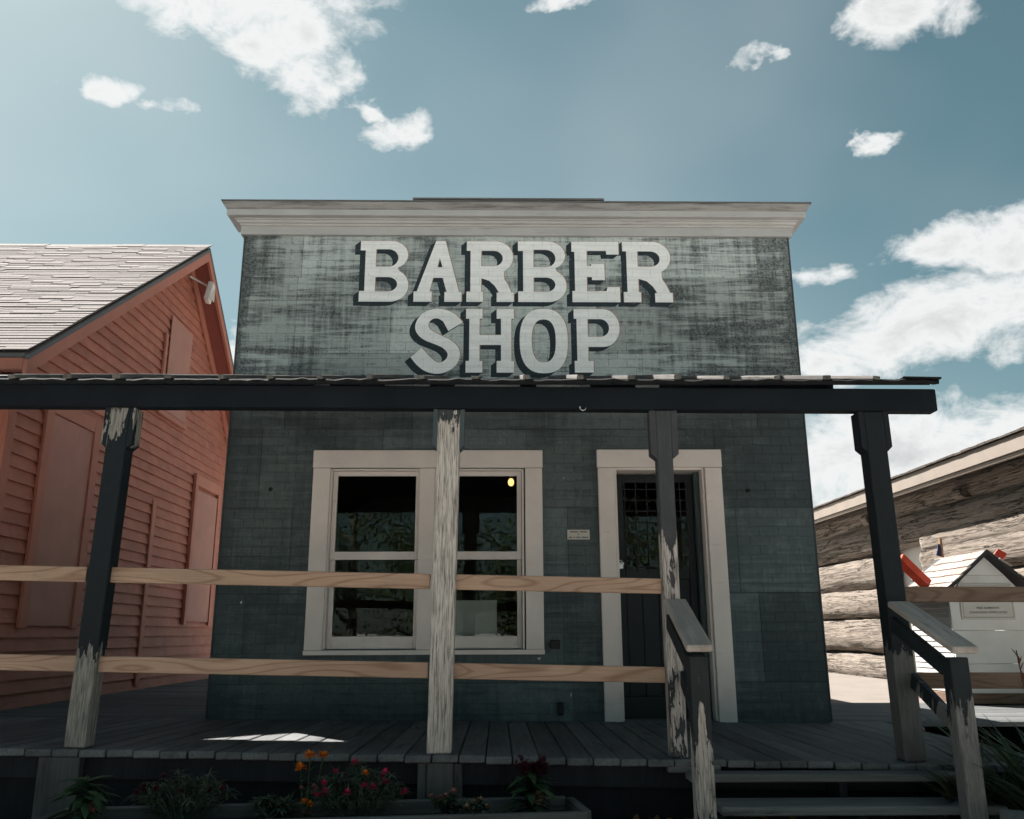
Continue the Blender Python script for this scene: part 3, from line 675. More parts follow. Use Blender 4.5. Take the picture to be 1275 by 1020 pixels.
# ------------------------------------------------------------------ porch
porch = thing('porch', 'dark timber porch with peeling posts and battened tar-paper roof along the shop front', 'porch', (0, 5.14, .45))
def beamz(x): return 2.502-.005*x
board('beam', (-7, 5.115, beamz(-7)), (2.692, 5.115, beamz(2.692)), .10, .139, 'dark_paint', porch, bev=.006)
def post(x0, x1, mat, lean=.0, y0=5.085, y1=5.205, brk=.032, bh=.25, bm_=None):
    zb = zfront((x0+x1)/2); zt = beamz(x0)-.071
    p = box('post', x0, x1, y0, y1, zb+.001, zt, mat, porch, .006)
    for sgn in (-1, 1):
        xa = x0-.0005 if sgn < 0 else x1+.0005; xo = xa+sgn*brk
        poly('bracket', [(xa, y0+.004, zt), (xo, y0+.004, zt), (xo, y0+.004, zt-bh+.03), (xa, y0+.004, zt-bh)][::sgn], (0, -1, 0), y1-y0-.008, bm_ or mat, p)
    p.rotation_euler.y = lean/(zt-zb); shift(p, (lean/2, 0, 0)); return p
post(-5.0, -4.88, 'post_dark'); post(-2.381, -2.262, 'post_dark', .045); post(-.391, -.256, 'post_white', .03, brk=.026, bm_='teal_bracket'); post(.962, 1.056, 'post_streak', y1=5.18, brk=.036, bh=.30); post(2.262, 2.382, 'post_right', -.022)
for x0, x1 in ((-2.46, -2.26), (-.405, -.24)):
    b = box('lower_post', x0+.02, x1, 5.04, 5.18, GZ-.02, zfront(x0)-.042, 'bare', porch); box('sister_plank', x0-.03, x0+.018, 5.055, 5.18, GZ-.02, zfront(x0)-.043, 'bare', b)
    if x0 > -1: box('sister_plank', x1+.002, x1+.05, 5.055, 5.18, GZ-.02, zfront(x1)-.043, 'bare', b)
def railz(x): return 1.398-.0228*(x-.0)
for a, b in ((-4.878, -2.383), (-2.260, -.393), (-.254, .960)):
    for dz in (0, -.497): board('rail', (a, 5.145, railz(a)+dz), (b, 5.145, railz(b)+dz), .038, .087, 'pine', porch, bev=.004, share=False)
for dz in (1.326, .842): board('rail', (2.384, 5.145, dz), (4.7, 5.145, dz-.01), .038, .088, 'pine_grey', porch, bev=.004, share=False)
box('post', 4.702, 4.82, 5.085, 5.205, GZ-.02, 1.6, 'post_right', porch, .006)
# rafters, ledger, roof boards, tar paper, battens
RS = .300; RY, RZ = 4.99, 2.592
def rz(y): return RZ+RS*(y-RY)
un = Vector((0, -RS, 1)).normalized()
x = -6.6
while x < 2.7: board('rafter', (x, 5.165, rz(5.165)-.075), (x, 7.375, rz(7.375)-.075), .04, .085, 'dark_paint', porch, un); x += .62
x = -6.95
while x+.15 < 2.70:
    yb = 7.82 if x+.15 < SX0-.013 else 7.382
    yf = 5.03+random.uniform(-.006, .01)
    board('roof_board', (x+.075, yf, rz(yf)-.022), (x+.075, yb, rz(yb)-.022), .147, .02, 'dark_paint', porch, un, bev=.002); x += .15
def tar():
    vs, fs = [], []; nx = 260
    for i in range(nx+1):
        x = -7+9.665*i/nx; w = .007*sin(x*7.1)+.004*sin(x*17.3+1)+random.uniform(-.004, .004); dp = .003*sin(x*20.5)+.003*sin(x*47)+random.uniform(-.003, .003)
        yb = 7.81 if x < SX0-.02 else 7.385
        vs += [(x, RY-.022+w, rz(RY)-.030+dp), (x, RY-.03+w, rz(RY)-.012+dp), (x, RY-.012+w, rz(RY)+.0005+dp*.5), (x, RY+.07, rz(RY+.07)-.002), (x, yb, rz(yb)-.002), (x, yb, rz(yb)-.010), (x, RY+.0, rz(RY)-.0095)]
    for i in range(nx):
        for k in range(7): a, b = i*7+k, i*7+(k+1) % 7; fs.append((a, a+7, b+7, b))
    return link('tar_paper', mesh('tar_paper', vs, fs), 'tar', porch)
tar()
x = -6.85
while x < 2.58:
    yb = 7.79 if x < SX0-.13 else 7.38
    yf = RY-.045+random.uniform(-.015, .012); ang = random.uniform(-.012, .012); hb = .024+random.uniform(-.004, .006)
    board('batten', (x+ang, yf, rz(yf)+hb/2+.003), (x-ang, yb, rz(yb)+hb/2+.003), .042+random.uniform(-.006, .008), hb, 'batten', porch, (un+Vector((random.uniform(-.12, .12), 0, 0))), bev=.003, share=False)
    x += .303+random.uniform(-.02, .02)
board('edge_strip', (2.45, 4.985, rz(4.985)+.012), (2.685, 4.985, rz(4.985)+.008), .05, .012, 'tar', porch)
tube('hook', [(.50, 5.058, 2.44), (.50, 5.05, 2.425), (.515, 5.05, 2.415), (.53, 5.05, 2.42), (.535, 5.05, 2.433)], .004, 'metal', porch, 6)

# ------------------------------------------------------------------ stairs
st = thing('porch_stairs', 'weathered timber steps with peeling newels and sloping handrails', 'stairs', (1.65, 4.8, GZ))
board('tread', (1.02, 4.955, .366), (2.56, 4.955, .361), .135, .04, 'stair', st, bev=.006); board('tread', (.93, 5.075, .392), (1.22, 5.075, .390), .09, .038, 'stair', st, bev=.006)
board('tread', (1.12, 4.78, .247), (2.56, 4.78, .243), .26, .042, 'stair', st, bev=.006)
for x in (1.14, 1.85, 2.52): poly('stringer', [(x, 4.68, GZ-.02), (x, 5.11, GZ-.02), (x, 5.11, .341), (x, 4.90, .341), (x, 4.90, .222), (x, 4.68, .222)], (1, 0, 0), .04, 'skirt', st)
def rail_set(xp0, xp1, xn0, xn1, yn, zcapb, zcapf, m):
    xc = (xn0+xn1)/2; n = box('newel_post', xn0, xn1, yn, yn+.09, GZ-.02, zcapf-.035, m, st, .005)
    c = board('handrail', (xc-.005, 4.375, zcapf), ((xp0+xp1)/2, 5.082, zcapb), .128, .036, 'cap', st, bev=.006)
    board('rail_support', (xn0+.02, yn+.095, zcapf-.085), (xp0+.02, 5.08, zcapb-.11), .036, .085, m, st)
    board('mid_rail', (xn1-.03, yn+.095, zcapf-.395), (xp1-.03, 5.08, zcapb-.42), .036, .085, m, st)
rail_set(.965, 1.08, .950, 1.042, 4.43, 1.285, 1.035, 'newel')
rail_set(2.255, 2.385, 2.262, 2.358, 4.46, 1.268, 1.022, 'newel_right')
tag(poly('stone_block', [(2.34, 4.36, GZ), (2.52, 4.36, GZ), (2.52, 4.36, .295), (2.35, 4.36, .31)], (0, -1, 0), -.2, 'stone', None, .012), 'rough grey stone block beside the right stair newel', 'stone')

# ------------------------------------------------------------------ planter and flowers
pa = radians(5.2); pc, ps = cos(pa), sin(pa)
def PL(u, v): return (-2.2+u*pc-v*ps, 4.80+u*ps+v*pc)        # u along the box, v across (negative = front)
pln = thing('flower_planter', 'long weathered grey timber planter in front of the porch', 'planter', (*PL(1.3, -.2), GZ))
def pb(name, u0, v0, u1, v1, t=.045, h=.19, z=.165): return board(name, (*PL(u0, v0), z), (*PL(u1, v1), z), t, h, 'planter', pln, share=False, bev=.006)
pb('planter_board', 0, 0, 2.58, 0); pb('planter_board', -.02, -.42, 2.62, -.42); pb('planter_board', 2.60, -.02, 2.62, -.40 if 0 else -.397); pb('planter_board', 0, -.025, -.02, -.397)
so = poly('soil', [(*PL(.03, -.03), .195), (*PL(2.57, -.03), .195), (*PL(2.58, -.39), .195), (*PL(.0, -.39), .195)], (0, 0, 1), .09, 'soil', pln)

class Leafs:
    def __init__(s): s.v, s.f = [], []
    def leaf(s, p, d, L, w, up=(0, 0, 1), bend=.3, seg=3):
        p = Vector(p); d = Vector(d).normalized(); u = Vector(up); sd = d.cross(u)
        if sd.length < 1e-3: sd = d.cross(Vector((1, 0, 0)))
        sd.normalize(); u = sd.cross(d); k = len(s.v); n = 0
        for i in range(seg+1):
            t = i/seg; c = p+d*L*t-u*bend*L*t*t; ww = w*(sin(pi*(.12+.88*t))**.8 if t < 1 else 0.02)
            s.v += [c-sd*ww*.5, c+sd*ww*.5]
        for i in range(seg): s.f.append((k+2*i, k+2*i+1, k+2*i+3, k+2*i+2))
    def stem(s, pts, r):
        vs, fs = tube_geo(pts, [r]*len(pts), 4); k = len(s.v); s.v += vs; s.f += [tuple(a+k for a in f) for f in fs]
    def build(s, name, mat, parent=None):
        me = mesh(name, s.v, s.f, True); return link(name, me, mat, parent)
def rdir(zmin=-.2):
    while True:
        v = Vector((random.gauss(0, 1), random.gauss(0, 1), random.gauss(0, 1))).normalized()
        if v.z > zmin: return v
def bush(label, cat, u, v, rx, h, nstem, flowers, fmat, leafL=.055, leafw=.008, lm='bushleaf', name='flower_bush', group=None):
    x, y = PL(u, v); t = thing(name, label, cat, (x, y, .195), group); F = Leafs(); tips = []
    for i in range(nstem):
        a = random.uniform(0, 2*pi); rr = sqrt(random.random()); lean = Vector((cos(a)*rr*rx, sin(a)*rr*rx*.6, h*(1-.45*rr*rr)*random.uniform(.75, 1.05)))
        b = Vector((x+lean.x*.3, y+lean.y*.3, .195)); tip = Vector((x, y, .195))+lean; F.stem([b, b.lerp(tip, .5)+Vector((0, 0, .02)), tip], .0022); tips.append(tip)
        for k in range(11):
            q = b.lerp(tip, .3+.7*random.random()); F.leaf(q, rdir(-.1), leafL*random.uniform(.7, 1.3), leafw*random.uniform(.8, 1.3), bend=random.uniform(.1, .6))
        for k in range(7):
            an = 2*pi*k/7+random.random()*.3; F.leaf(tip, (cos(an), sin(an), random.uniform(-.1, .5)), leafL, leafw, bend=.3)
    F.build('foliage', lm, t)
    fr = [q for q in sorted(tips, key=lambda q: q.y+random.uniform(-.1, .1)-q.z*.4)]
    for i in range(flowers): flower_head(fr[i % len(fr)]+Vector((0, -.012, .012)), random.uniform(.016, .024), fmat, t, 'flower')
    return t
def flower_head(p, r, mat, parent, name='flower', n=34, flat=.75):
    F = Leafs(); p = Vector(p)
    for i in range(n):
        d = rdir(-.25); d.z *= flat; F.leaf(p+d*r*.25, d, r*.9, r*.62, bend=.15, seg=2)
    return F.build(name, mat, parent)
def plume(p, r, h, mat, parent, n=90, name='flower'):
    F = Leafs(); p = Vector(p)
    for i in range(n):
        t = random.random(); a = random.uniform(0, 2*pi); q = p+Vector((cos(a)*r*(1-t)*.5, sin(a)*r*(1-t)*.5, h*t)); F.leaf(q, (cos(a), sin(a), random.uniform(.1, 1.0)), r*.5, r*.18, bend=.2, seg=2)
    return F.build(name, mat, parent)
bush('narrow-leaved bush with magenta flowers between marigold and middle post', 'flower bush', 1.48, -.2, .27, .27, 60, 13, 'pink')
bush('dark narrow-leaved bush with few crimson flowers behind the planter board', 'flower bush', .62, -.16, .26, .25, 60, 8, 'crimson')
bush('low ragged green plant between the crimson bush and the marigold', 'plant', 1.05, -.12, .14, .12, 16, 0, 'pink', .06, .016, name='low_plant')
bush('small dusty pink flowering plant at the foot of the middle post', 'flower bush', 1.92, -.18, .10, .13, 14, 4, 'dustypink', .05, .016)
def marigold():
    x, y = PL(1.23, -.22); t = thing('marigold_plant', 'tall marigold plant with three orange blooms in the planter', 'marigold', (x, y, .195)); F = Leafs(); heads = [(-.035, -.02, .265), (.01, -.02, .325), (.075, -.01, .32), (.0, -.05, .115), (.03, -.05, .10), (.29, .0, .235)]
    for hx, hy, hz in heads:
        b = Vector((x+hx*.3, y, .195)); tip = Vector((x+hx, y+hy, .195+hz)); F.stem([b, b.lerp(tip, .5), tip], .003)
        for k in range(9): F.leaf(b.lerp(tip, random.uniform(.2, .9)), rdir(-.1), .05, .014, bend=.3)
    F.build('foliage', 'bigleaf', t)
    for i, (hx, hy, hz) in enumerate(heads): flower_head((x+hx, y+hy, .195+hz), .031 if i < 3 else .02, 'orange', t, 'flower', 60)
    for k in range(5): flower_head((x+random.uniform(-.03, .07), y-.05, .195+random.uniform(.05, .2)), .014, 'dustypink', t, 'flower')
marigold()
def celosia(label, u, v, s, pm, extra, plumes=9):
    x, y = PL(u, v); t = thing('celosia_plant', label, 'celosia', (x, y, .195)); F = Leafs()
    F.stem([(x, y, .195), (x, y, .195+.26*s)], .005)
    for k in range(64):
        a = random.uniform(0, 2*pi); z = random.uniform(.03, .24)*s; F.leaf((x, y, .195+z), (cos(a), sin(a), random.uniform(-.1, .7)), .15*s*random.uniform(.7, 1.2), .052*s, bend=random.uniform(.3, .8), seg=5)
    F.build('foliage', 'bigleaf', t)
    for k in range(plumes): plume((x+random.uniform(-.085, .085)*s, y+random.uniform(-.04, .04)*s, .195+random.uniform(.20, .25)*s), .06*s, .07*s, pm, t)
    for ex, ez, er, em in extra: plume((x+ex, y-.06, .195+ez), er, er*1.4, em, t)
celosia('broad-leaved celosia with dark crimson plumes at the right end of the planter', 2.36, -.16, .92, 'crimson', [(.05, .06, .05, 'tan')])
celosia('shaded broad-leaved plant with a dusty pink bloom at the left planter end', .16, -.2, .95, 'crimson', [(.07, .08, .05, 'dustypink')], 0)
bush('tiny tan flowering plant just right of the middle post in the planter', 'plant', 2.08, -.2, .07, .09, 10, 4, 'tan', .05, .018, name='low_plant')

# lily clump beside the stairs
def lily(label, x, y, n, h, stalks=0):
    t = thing('daylily_clump', label, 'daylily', (x, y, GZ)); F = Leafs()
    for i in range(n):
        a = random.uniform(0, 2*pi); rr = random.uniform(0, .16); d = Vector((cos(a)*.55, sin(a)*.55, 1)); F.leaf((x+cos(a)*rr, y+sin(a)*rr, GZ-.01), d, h*random.uniform(.7, 1.25), .027*random.uniform(.7, 1.2), up=(cos(a), sin(a), -.3) if 0 else (0, 0, 1), bend=random.uniform(.25, .75), seg=8)
    F.build('foliage', 'grassleaf', t)
    for i in range(stalks):
        q = Leafs(); bx, by = x+random.uniform(-.12, .12), y+random.uniform(-.1, .1); top = GZ+h*random.uniform(1.15, 1.4); tp = Vector((bx+random.uniform(-.06, .06), by, top)); q.stem([(bx, by, GZ), ((bx+tp.x)/2+.01, by, (GZ+top)/2), tp], .0035)
        for k in range(9): z = random.uniform(.72, 1.0); p = Vector((bx, by, GZ)).lerp(tp, z); q.leaf(p, (random.uniform(-1, 1), random.uniform(-.6, .6), .9), .055, .013, bend=.1, seg=2)
        q.build('seed_stalk', 'seed', t)
lily('arching dark green lily clump with red-brown seed stalks beside the stair rail', 2.86, 4.75, 170, .68, 3)
lily('low dark lily clump tucked behind the right stair newel', 2.60, 5.0, 90, .5)
lily('dense dark lily clump under the grey pine rails', 3.25, 5.0, 150, .66)
dl = thing('leaf_litter', 'scattered dry brown leaves on the ground below the porch', 'leaf litter', (1, 4.9, GZ)); dl['kind'] = 'stuff'
F = Leafs()
for i in range(260):
    x, y = random.uniform(.3, 3.2), random.uniform(4.2, 5.15); F.leaf((x, y, GZ+.012+random.random()*.015), (random.uniform(-1, 1), random.uniform(-1, 1), random.uniform(-.1, .3)), random.uniform(.03, .07), random.uniform(.02, .04), bend=random.uniform(-.3, .3))
me = mesh('leaves', F.v, F.f); bpy.data.objects.remove(dl); dl = link('leaf_litter', me, 'dryleaf', kind='stuff'); tag(dl, 'scattered dry brown leaves on the ground below the porch', 'leaf litter')
# ------------------------------------------------------------------ red house
from mathutils import noise as mnoise
RX = -4.5
red = thing('red_house', 'salmon red clapboard gable house with pale shingle roof and boarded openings', 'house', (RX, 11.2, GZ))
AY, AZ, EY, EZ, SLN, SLF = 11.707, 6.573, 7.46, 3.567, .708, .88
def zr(y): return EZ+SLN*(y-EY) if y < AY else AZ-SLF*(y-AY)
def ynear(z): return EY+(z-EZ)/SLN
def yfar(z): return AY+(AZ-z)/SLF
Y0, Y1 = 7.72, 15.0
TH = .20
gpts = [(RX, Y0, GZ), (RX, Y1, GZ), (RX, Y1, zr(Y1)-TH), (RX, AY, AZ-TH), (RX, Y0, zr(Y0)-TH)]
poly('gable_wall', gpts, (1, 0, 0), .12, 'red', red)
box('front_wall', -11, RX-.121, Y0, Y0+.12, GZ, zr(Y0)-TH-.05, 'red', red, 0)
box('rear_wall', -11, RX-.121, Y1-.12, Y1, GZ, zr(Y1)-TH-.02, 'red', red, 0)
def clap(ya0, ya1, yb0, yb1, z0, z1, name='clapboard'):
    """a board: bottom edge ya0..ya1 at z0, top edge yb0..yb1 at z1, butt standing proud at the bottom"""
    xo, xi = RX+.033, RX+.006; c = Vector((RX, (ya0+ya1)/2, (z0+z1)/2))
    b = random.uniform(-.003, .003)
    vs = [(RX+.001, ya0, z0), (xo, ya0, z0+b), (xo, ya1, z0+b+random.uniform(-.003, .003)), (RX+.001, ya1, z0), (RX+.001, yb0, z1), (xi, yb0, z1), (xi, yb1, z1), (RX+.001, yb1, z1)]
    o = link(name, mesh(name, [Vector(v)-c for v in vs], [(0, 1, 2, 3), (1, 5, 6, 2), (4, 7, 6, 5), (0, 4, 5, 1), (3, 2, 6, 7), (0, 3, 7, 4)]), 'red_claps', red); shift(o, c)
M['red_claps'] = painted('salmon_clapboard_paint', (.455, .178, .124), (.16, .085, .065), .57, along=1, var=.22)
z = .46
while z < AZ-TH-.12:
    z1 = z+.131; a0, a1 = max(Y0+.1, ynear(z+TH)+.02), min(Y1-.02, yfar(z+TH)-.02); b0, b1 = max(Y0+.1, ynear(z1+TH)+.02), min(Y1-.02, yfar(z1+TH)-.02)
    if b1-b0 < .1: break
    cuts = sorted(random.uniform(a0+.6, a1-.6) for _ in range(2)) if a1-a0 > 3 else []
    if z < 2.75: cuts = [11.25]+([random.uniform(13.2, 14)] if random.random() < .5 else [])
    ys = [None]+cuts+[None]
    for p, q in zip(ys, ys[1:]):
        clap(a0 if p is None else p+.002, a1 if q is None else q-.002, b0 if p is None else p+.002, b1 if q is None else q-.002, z, z1)
    z += .127
def xbox(name, y0, y1, z0, z1, d0, d1, mat, parent=red, bev=.004): return box(name, RX+d0, RX+d1, y0, y1, z0, z1, mat, parent, bev)
xbox('corner_board', Y0-.015, Y0+.12, .30, zr(Y0)-TH-.02, .001, .045, 'redtrim')
d = xbox('boarded_door', 8.478, 9.362, 1.20, 3.27, .034, .044, 'redply'); d['label'] = 'tall opening boarded with salmon plywood'
xbox('trim', 8.335, 8.475, 1.18, 3.42, .027, .062, 'redtrim', d); xbox('trim', 9.365, 9.51, 1.18, 3.42, .027, .062, 'redtrim', d); xbox('trim', 8.4755, 9.3645, 3.275, 3.42, .027, .060, 'redtrim', d)
d = xbox('boarded_window', 12.78, 13.72, 1.30, 3.20, .034, .050, 'redply'); d['label'] = 'narrow boarded window covered in salmon plywood'
xbox('trim', 12.63, 12.735, 1.25, 3.42, .027, .075, 'redtrim', d); xbox('trim', 13.745, 13.86, 1.25, 3.42, .027, .06, 'redtrim', d); xbox('trim', 12.737, 13.743, 3.26, 3.42, .027, .06, 'redtrim', d)
xbox('batten_strip', 11.2, 11.31, .50, 2.80, .027, .05, 'redtrim')
d = xbox('gable_panel', 11.22, 12.02, 4.02, 5.36, .034, .050, 'redply'); xbox('trim', 11.05, 11.13, 3.92, 5.05, .027, .06, 'redtrim', d); xbox('trim', 11.0, 12.05, 3.93, 4.0, .027, .075, 'redtrim', d)
# eaves, rakes, soffits
XR = -4.2
def rake(name, off0, off1, xa, xb, mat, parent=red):
    """band following both rakes between two depths under the roof line, from x = xa to xb"""
    out = []
    for ya, yb in ((EY-.02, AY), (AY, 15.3)):
        za, zb = zr(ya), zr(yb); p = [(xb, ya, za-off0), (xb, yb, zb-off0), (xb, yb, zb-off1), (xb, ya, za-off1)]
        out.append(poly(name, p, (1, 0, 0), xb-xa, mat, parent))
    return out
rake('rake_board', .045, .195, XR-.04, XR-.004, 'redtrim'); rake('drip_edge', .0, .05, XR-.035, XR+.002, 'drip'); rake('rake_frieze', .16, .36, RX+.027, RX+.055, 'redtrim')
rake('soffit', .145, .165, RX+.056, XR-.041, 'soffit')
box('eave_fascia', -11, XR-.042, EY-.02, EY+.01, EZ-.17, EZ-.045, 'redtrim', red); box('eave_drip', -11, XR-.036, EY-.03, EY+.005, EZ-.044, EZ-.004, 'drip', red)
poly('eave_soffit', [(-11, EY+.01, EZ-.165), (XR-.06, EY+.01, EZ-.165), (XR-.06, Y0, EZ-.165), (-11, Y0, EZ-.165)], (0, 0, 1), .012, 'soffit', red)
un1 = Vector((0, -SLN, 1)).normalized(); un2 = Vector((0, SLF, 1)).normalized()
rf = poly('roof', [(-11, EY-.03, EZ-.002), (XR-.002, EY-.03, EZ-.002), (XR-.002, AY, AZ+.012), (-11, AY, AZ+.012)], un1, .04, 'shinglelow', red)
poly('roof', [(-11, AY, AZ+.012), (XR-.002, AY, AZ+.012), (XR-.002, 15.3, zr(15.3)+.012), (-11, 15.3, zr(15.3)+.012)], un2, .04, 'shingle', red)
sd = Vector((0, 1, SLN)).normalized(); Ls = (AY-EY)*sqrt(1+SLN**2); s_ = 0.0; cnt = 0
rng = random.Random(3); far_v, far_f = [], []
while s_ < Ls-.02:
    x = XR+.006; lim = XR-.2-(s_/Ls)*2.95
    first = rng.uniform(.15, .5)
    while x > -10.9:
        w_ = first if first else rng.choice((.25, .35, .45)); first = None
        th = rng.choice((.005, .007, .011)); c = Vector((x-w_/2, EY-.045, EZ+.004))+sd*(s_+.10)+un1*(th/2+.008)
        ax = (un1*-.06+sd).normalized()
        if x > lim and cnt < 300: board('shingle', c-ax*.11, c+ax*.11, w_-.0015, th, 'shingle', rf, un1, bev=0); cnt += 1
        else:                                              # the far side of the slope, past the pieces one can pick out
            nn = Vector((1, 0, 0)).cross(ax); k_ = len(far_v); hw = w_/2-.001
            far_v += [c+Vector((1, 0, 0))*(sx*hw)+ax*(sy*.11)+nn*(sz*th/2) for sz in (-1, 1) for sx, sy in ((-1, -1), (1, -1), (1, 1), (-1, 1))]; far_f += [tuple(q+k_ for q in f) for f in BOXF]
        x -= w_
    s_ += .092
link('shingles', mesh('shingles', far_v, far_f), 'shingle', rf, 'stuff')
vs, fs = [], []; z = .3
while z < zr(Y0)-TH-.2:
    k_ = len(vs); vs += [(-11, Y0-.03, z), (RX-.13, Y0-.03, z), (RX-.13, Y0-.001, z), (-11, Y0-.001, z), (-11, Y0-.006, z+.131), (RX-.13, Y0-.006, z+.131), (RX-.13, Y0-.001, z+.131), (-11, Y0-.001, z+.131)]; fs += [tuple(q+k_ for q in f) for f in BOXF]; z += .127
link('front_clapboards', mesh('front_clapboards', vs, fs), 'red', red, 'stuff')
x = XR
while x > -10.9:
    o = poly('ridge_cap', [(x, AY-.13, AZ-.062), (x, AY, AZ+.04), (x, AY+.13, AZ-.075), (x-.33, AY+.13, AZ-.085), (x-.33, AY, AZ+.03), (x-.33, AY-.13, AZ-.072)][:0] or [(x, AY-.12, AZ-.035), (x, AY+.0, AZ+.045), (x-.32, AY+.0, AZ+.038), (x-.32, AY-.12, AZ-.042)], un1, .012, 'shingle', rf); x -= .3
# flood light on the gable
fl = thing('flood_light', 'small white flood light on an arm under the red gable peak', 'light fixture', (RX, 12.0, 6.1))
fy, fz = 11.86, 5.95
tube('arm', [(RX+.055, AY-.05, 6.12), (RX+.16, fy-.02, 6.10), (RX+.27, fy, 6.04)], .015, 'white', fl, 8)
b = box('lamp_head', RX+.25, RX+.33, fy-.11, fy+.11, fz-.14, fz+.14, 'white', fl, .012); b.rotation_euler = (0, .18, .2); box('lens', RX+.332, RX+.338, fy-.09, fy+.09, fz-.12, fz+.12, 'plaque', b, .002)

# ------------------------------------------------------------------ log cabin
LX = 6.7
cab = thing('log_cabin', 'sun-bleached log cabin wall under a cream fascia and shingled eave', 'cabin', (LX+.3, 13, GZ))
def log(y0, y1, zc, r, name='log', xc=None):
    n = max(8, int((y1-y0)/.07)); seg = 30; vs, fs = [], []; sd_ = random.random()*50; flat = .55 if xc is None else 1.0; xc = LX+r*.5 if xc is None else xc; cx, cy = xc, (y0+y1)/2
    for i in range(n+1):
        y = y0+(y1-y0)*i/n
        bx, bz = .035*mnoise.noise((y*.35, sd_, 1)), .03*mnoise.noise((y*.35, sd_, 7))
        for k in range(seg):
            a = 2*pi*k/seg; q = 1+.10*mnoise.noise((cos(a)*1.1+sd_, sin(a)*1.1, y*.5))+.085*mnoise.noise((cos(a)*3+sd_, sin(a)*3, y*1.3))
            cr = mnoise.noise((a*2.2+sd_, y*.22, 3.3)); q -= .11*max(0, 1-abs(cr)/.06)*(.5+.5*mnoise.noise((y*.8, sd_, 2)))
            q += .05*mnoise.noise((a*9+sd_, y*2.2, 5))+.03*mnoise.noise((a*17+sd_, y*5, 9))
            vs.append((bx+cos(a)*r*q*flat, y-cy, bz+sin(a)*r*.95*q))
    for i in range(n):
        for k in range(seg): fs.append((i*seg+k, i*seg+(k+1) % seg, (i+1)*seg+(k+1) % seg, (i+1)*seg+k))
    fs += [tuple(range(seg))[::-1], tuple(range(n*seg, n*seg+seg))]
    me = mesh(name, vs, fs); bm = bmesh.new(); bm.from_mesh(me); bmesh.ops.recalc_face_normals(bm, faces=bm.faces[:]); bm.to_mesh(me); bm.free()
    for p in me.polygons: p.use_smooth = len(p.vertices) == 4
    o = link(name, me, 'log', cab); shift(o, (cx, cy, zc)); return o
DY0, DY1 = 13.72, 15.0
for zc, r in ((.50, .24), (1.06, .31), (1.63, .275), (2.165, .29)):
    log(7.6, DY0+random.uniform(-.04, .04), zc+.04, r); log(DY1, 21, zc, r)
log(7.6, 21, 2.73, .29); log(7.6, 21, 3.17, .20)
log(7.6, DY0-.02, 2.49, .20)
multibox('chinking', [(LX+.24, LX+.5, 7.7, DY0-.1, GZ, 3.3), (LX+.24, LX+.5, DY1+.1, 20.9, GZ, 3.3), (LX+.24, LX+.5, DY0-.1, DY1+.1, 2.7, 3.3)], 'darkwood', cab)
cd_ = box('cabin_door', LX+.30, LX+.35, DY0-.08, DY1+.08, .30, 2.69, 'white', cab); cd_['label'] = 'white painted door set into the log wall'
FX = 6.30
board('fascia', (FX, 7.3, 3.31), (FX, 21.3, 3.385), .03, .185, 'fascia', cab, share=False)
board('fascia_trim', (FX+.04, 7.3, 3.19), (FX+.04, 21.3, 3.265), .05, .05, 'fascia', cab, share=False)
poly('soffit', [(FX+.02, 7.3, 3.235), (FX+.02, 21.3, 3.31), (LX+.5, 21.3, 3.50), (LX+.5, 7.3, 3.425)], (0, 0, 1), .02, 'darkwood', cab)
cr = poly('roof', [(FX-.03, 7.25, 3.412), (9.7, 7.25, 4.44), (9.7, 21.4, 4.51), (FX-.03, 21.4, 3.487)], (-.42, 0, .9), .02, 'brownroof', cab)
poly('roof', [(9.7, 7.25, 4.44), (13.1, 7.25, 3.41), (13.1, 21.4, 3.48), (9.7, 21.4, 4.51)], (.42, 0, .9), .02, 'brownroof', cab)
poly('gable_end', [(LX+.2, 7.62, GZ), (12.6, 7.62, GZ), (12.6, 7.62, 3.35), (9.7, 7.62, 4.36), (LX+.2, 7.62, 3.4)], (0, -1, 0), .2, 'log', cab)
box('far_wall', 12.4, 12.6, 7.85, 21, GZ, 3.4, 'fascia', cab, 0)
y = 7.3
while y < 21.2:
    for c_ in range(2):
        w_ = random.uniform(.16, .3) if c_ == 0 else w_
        z_ = 3.422+(y-7.25)*.0053; xs = FX-.055+c_*.14; dz = random.uniform(0, .012)+.012*(c_+1)
        board('shingle', (xs, y+w_/2+c_*.07, z_+c_*.042+dz), (xs+.3, y+w_/2+c_*.07, z_+c_*.042+.09+dz*.3), w_-.012, .022, 'brownroof', cr, (-.42, 0, .9), bev=0, share=False)
    y += w_
for yy in (9.0, 12.1, 15.3): log_o = log(yy, yy+.24, 3.06, .1, 'joist_end', LX-.02)

# ------------------------------------------------------------------ donation house
DX, DYF, DYB = 5.15, 9.2, 10.1
dh = thing('donation_box', 'small white gabled donation house with cedar shingle roof beside the log cabin', 'donation box', (DX, 9.6, .39))
HW = .41
for i, (a, b) in enumerate(((.50, .79), (.793, 1.125), (1.128, 1.47))): box('front_board', DX-HW, DX+HW, DYF+.003*(2-i), DYF+.03, a, b, 'white', dh, .003)
poly('gable_board', [(DX-HW, DYF+.004, 1.472), (DX+HW, DYF+.004, 1.472), (DX+.21, DYF+.004, 1.69), (DX-.21, DYF+.004, 1.69)], (0, -1, 0), .026, 'white', dh); poly('gable_board', [(DX-.207, DYF+.001, 1.693), (DX+.207, DYF+.001, 1.693), (DX, DYF+.001, 1.90)], (0, -1, 0), .026, 'white', dh)
z = .50
while z < 1.44:
    for sg in (-1, 1): board('lap_board', (DX+sg*(HW-.004), DYF+.033, z+.03), (DX+sg*(HW-.004), DYB, z+.03), .012, .056, 'whiteside', dh, (-sg*.16*sg*sg, 0, 1))
    z += .057
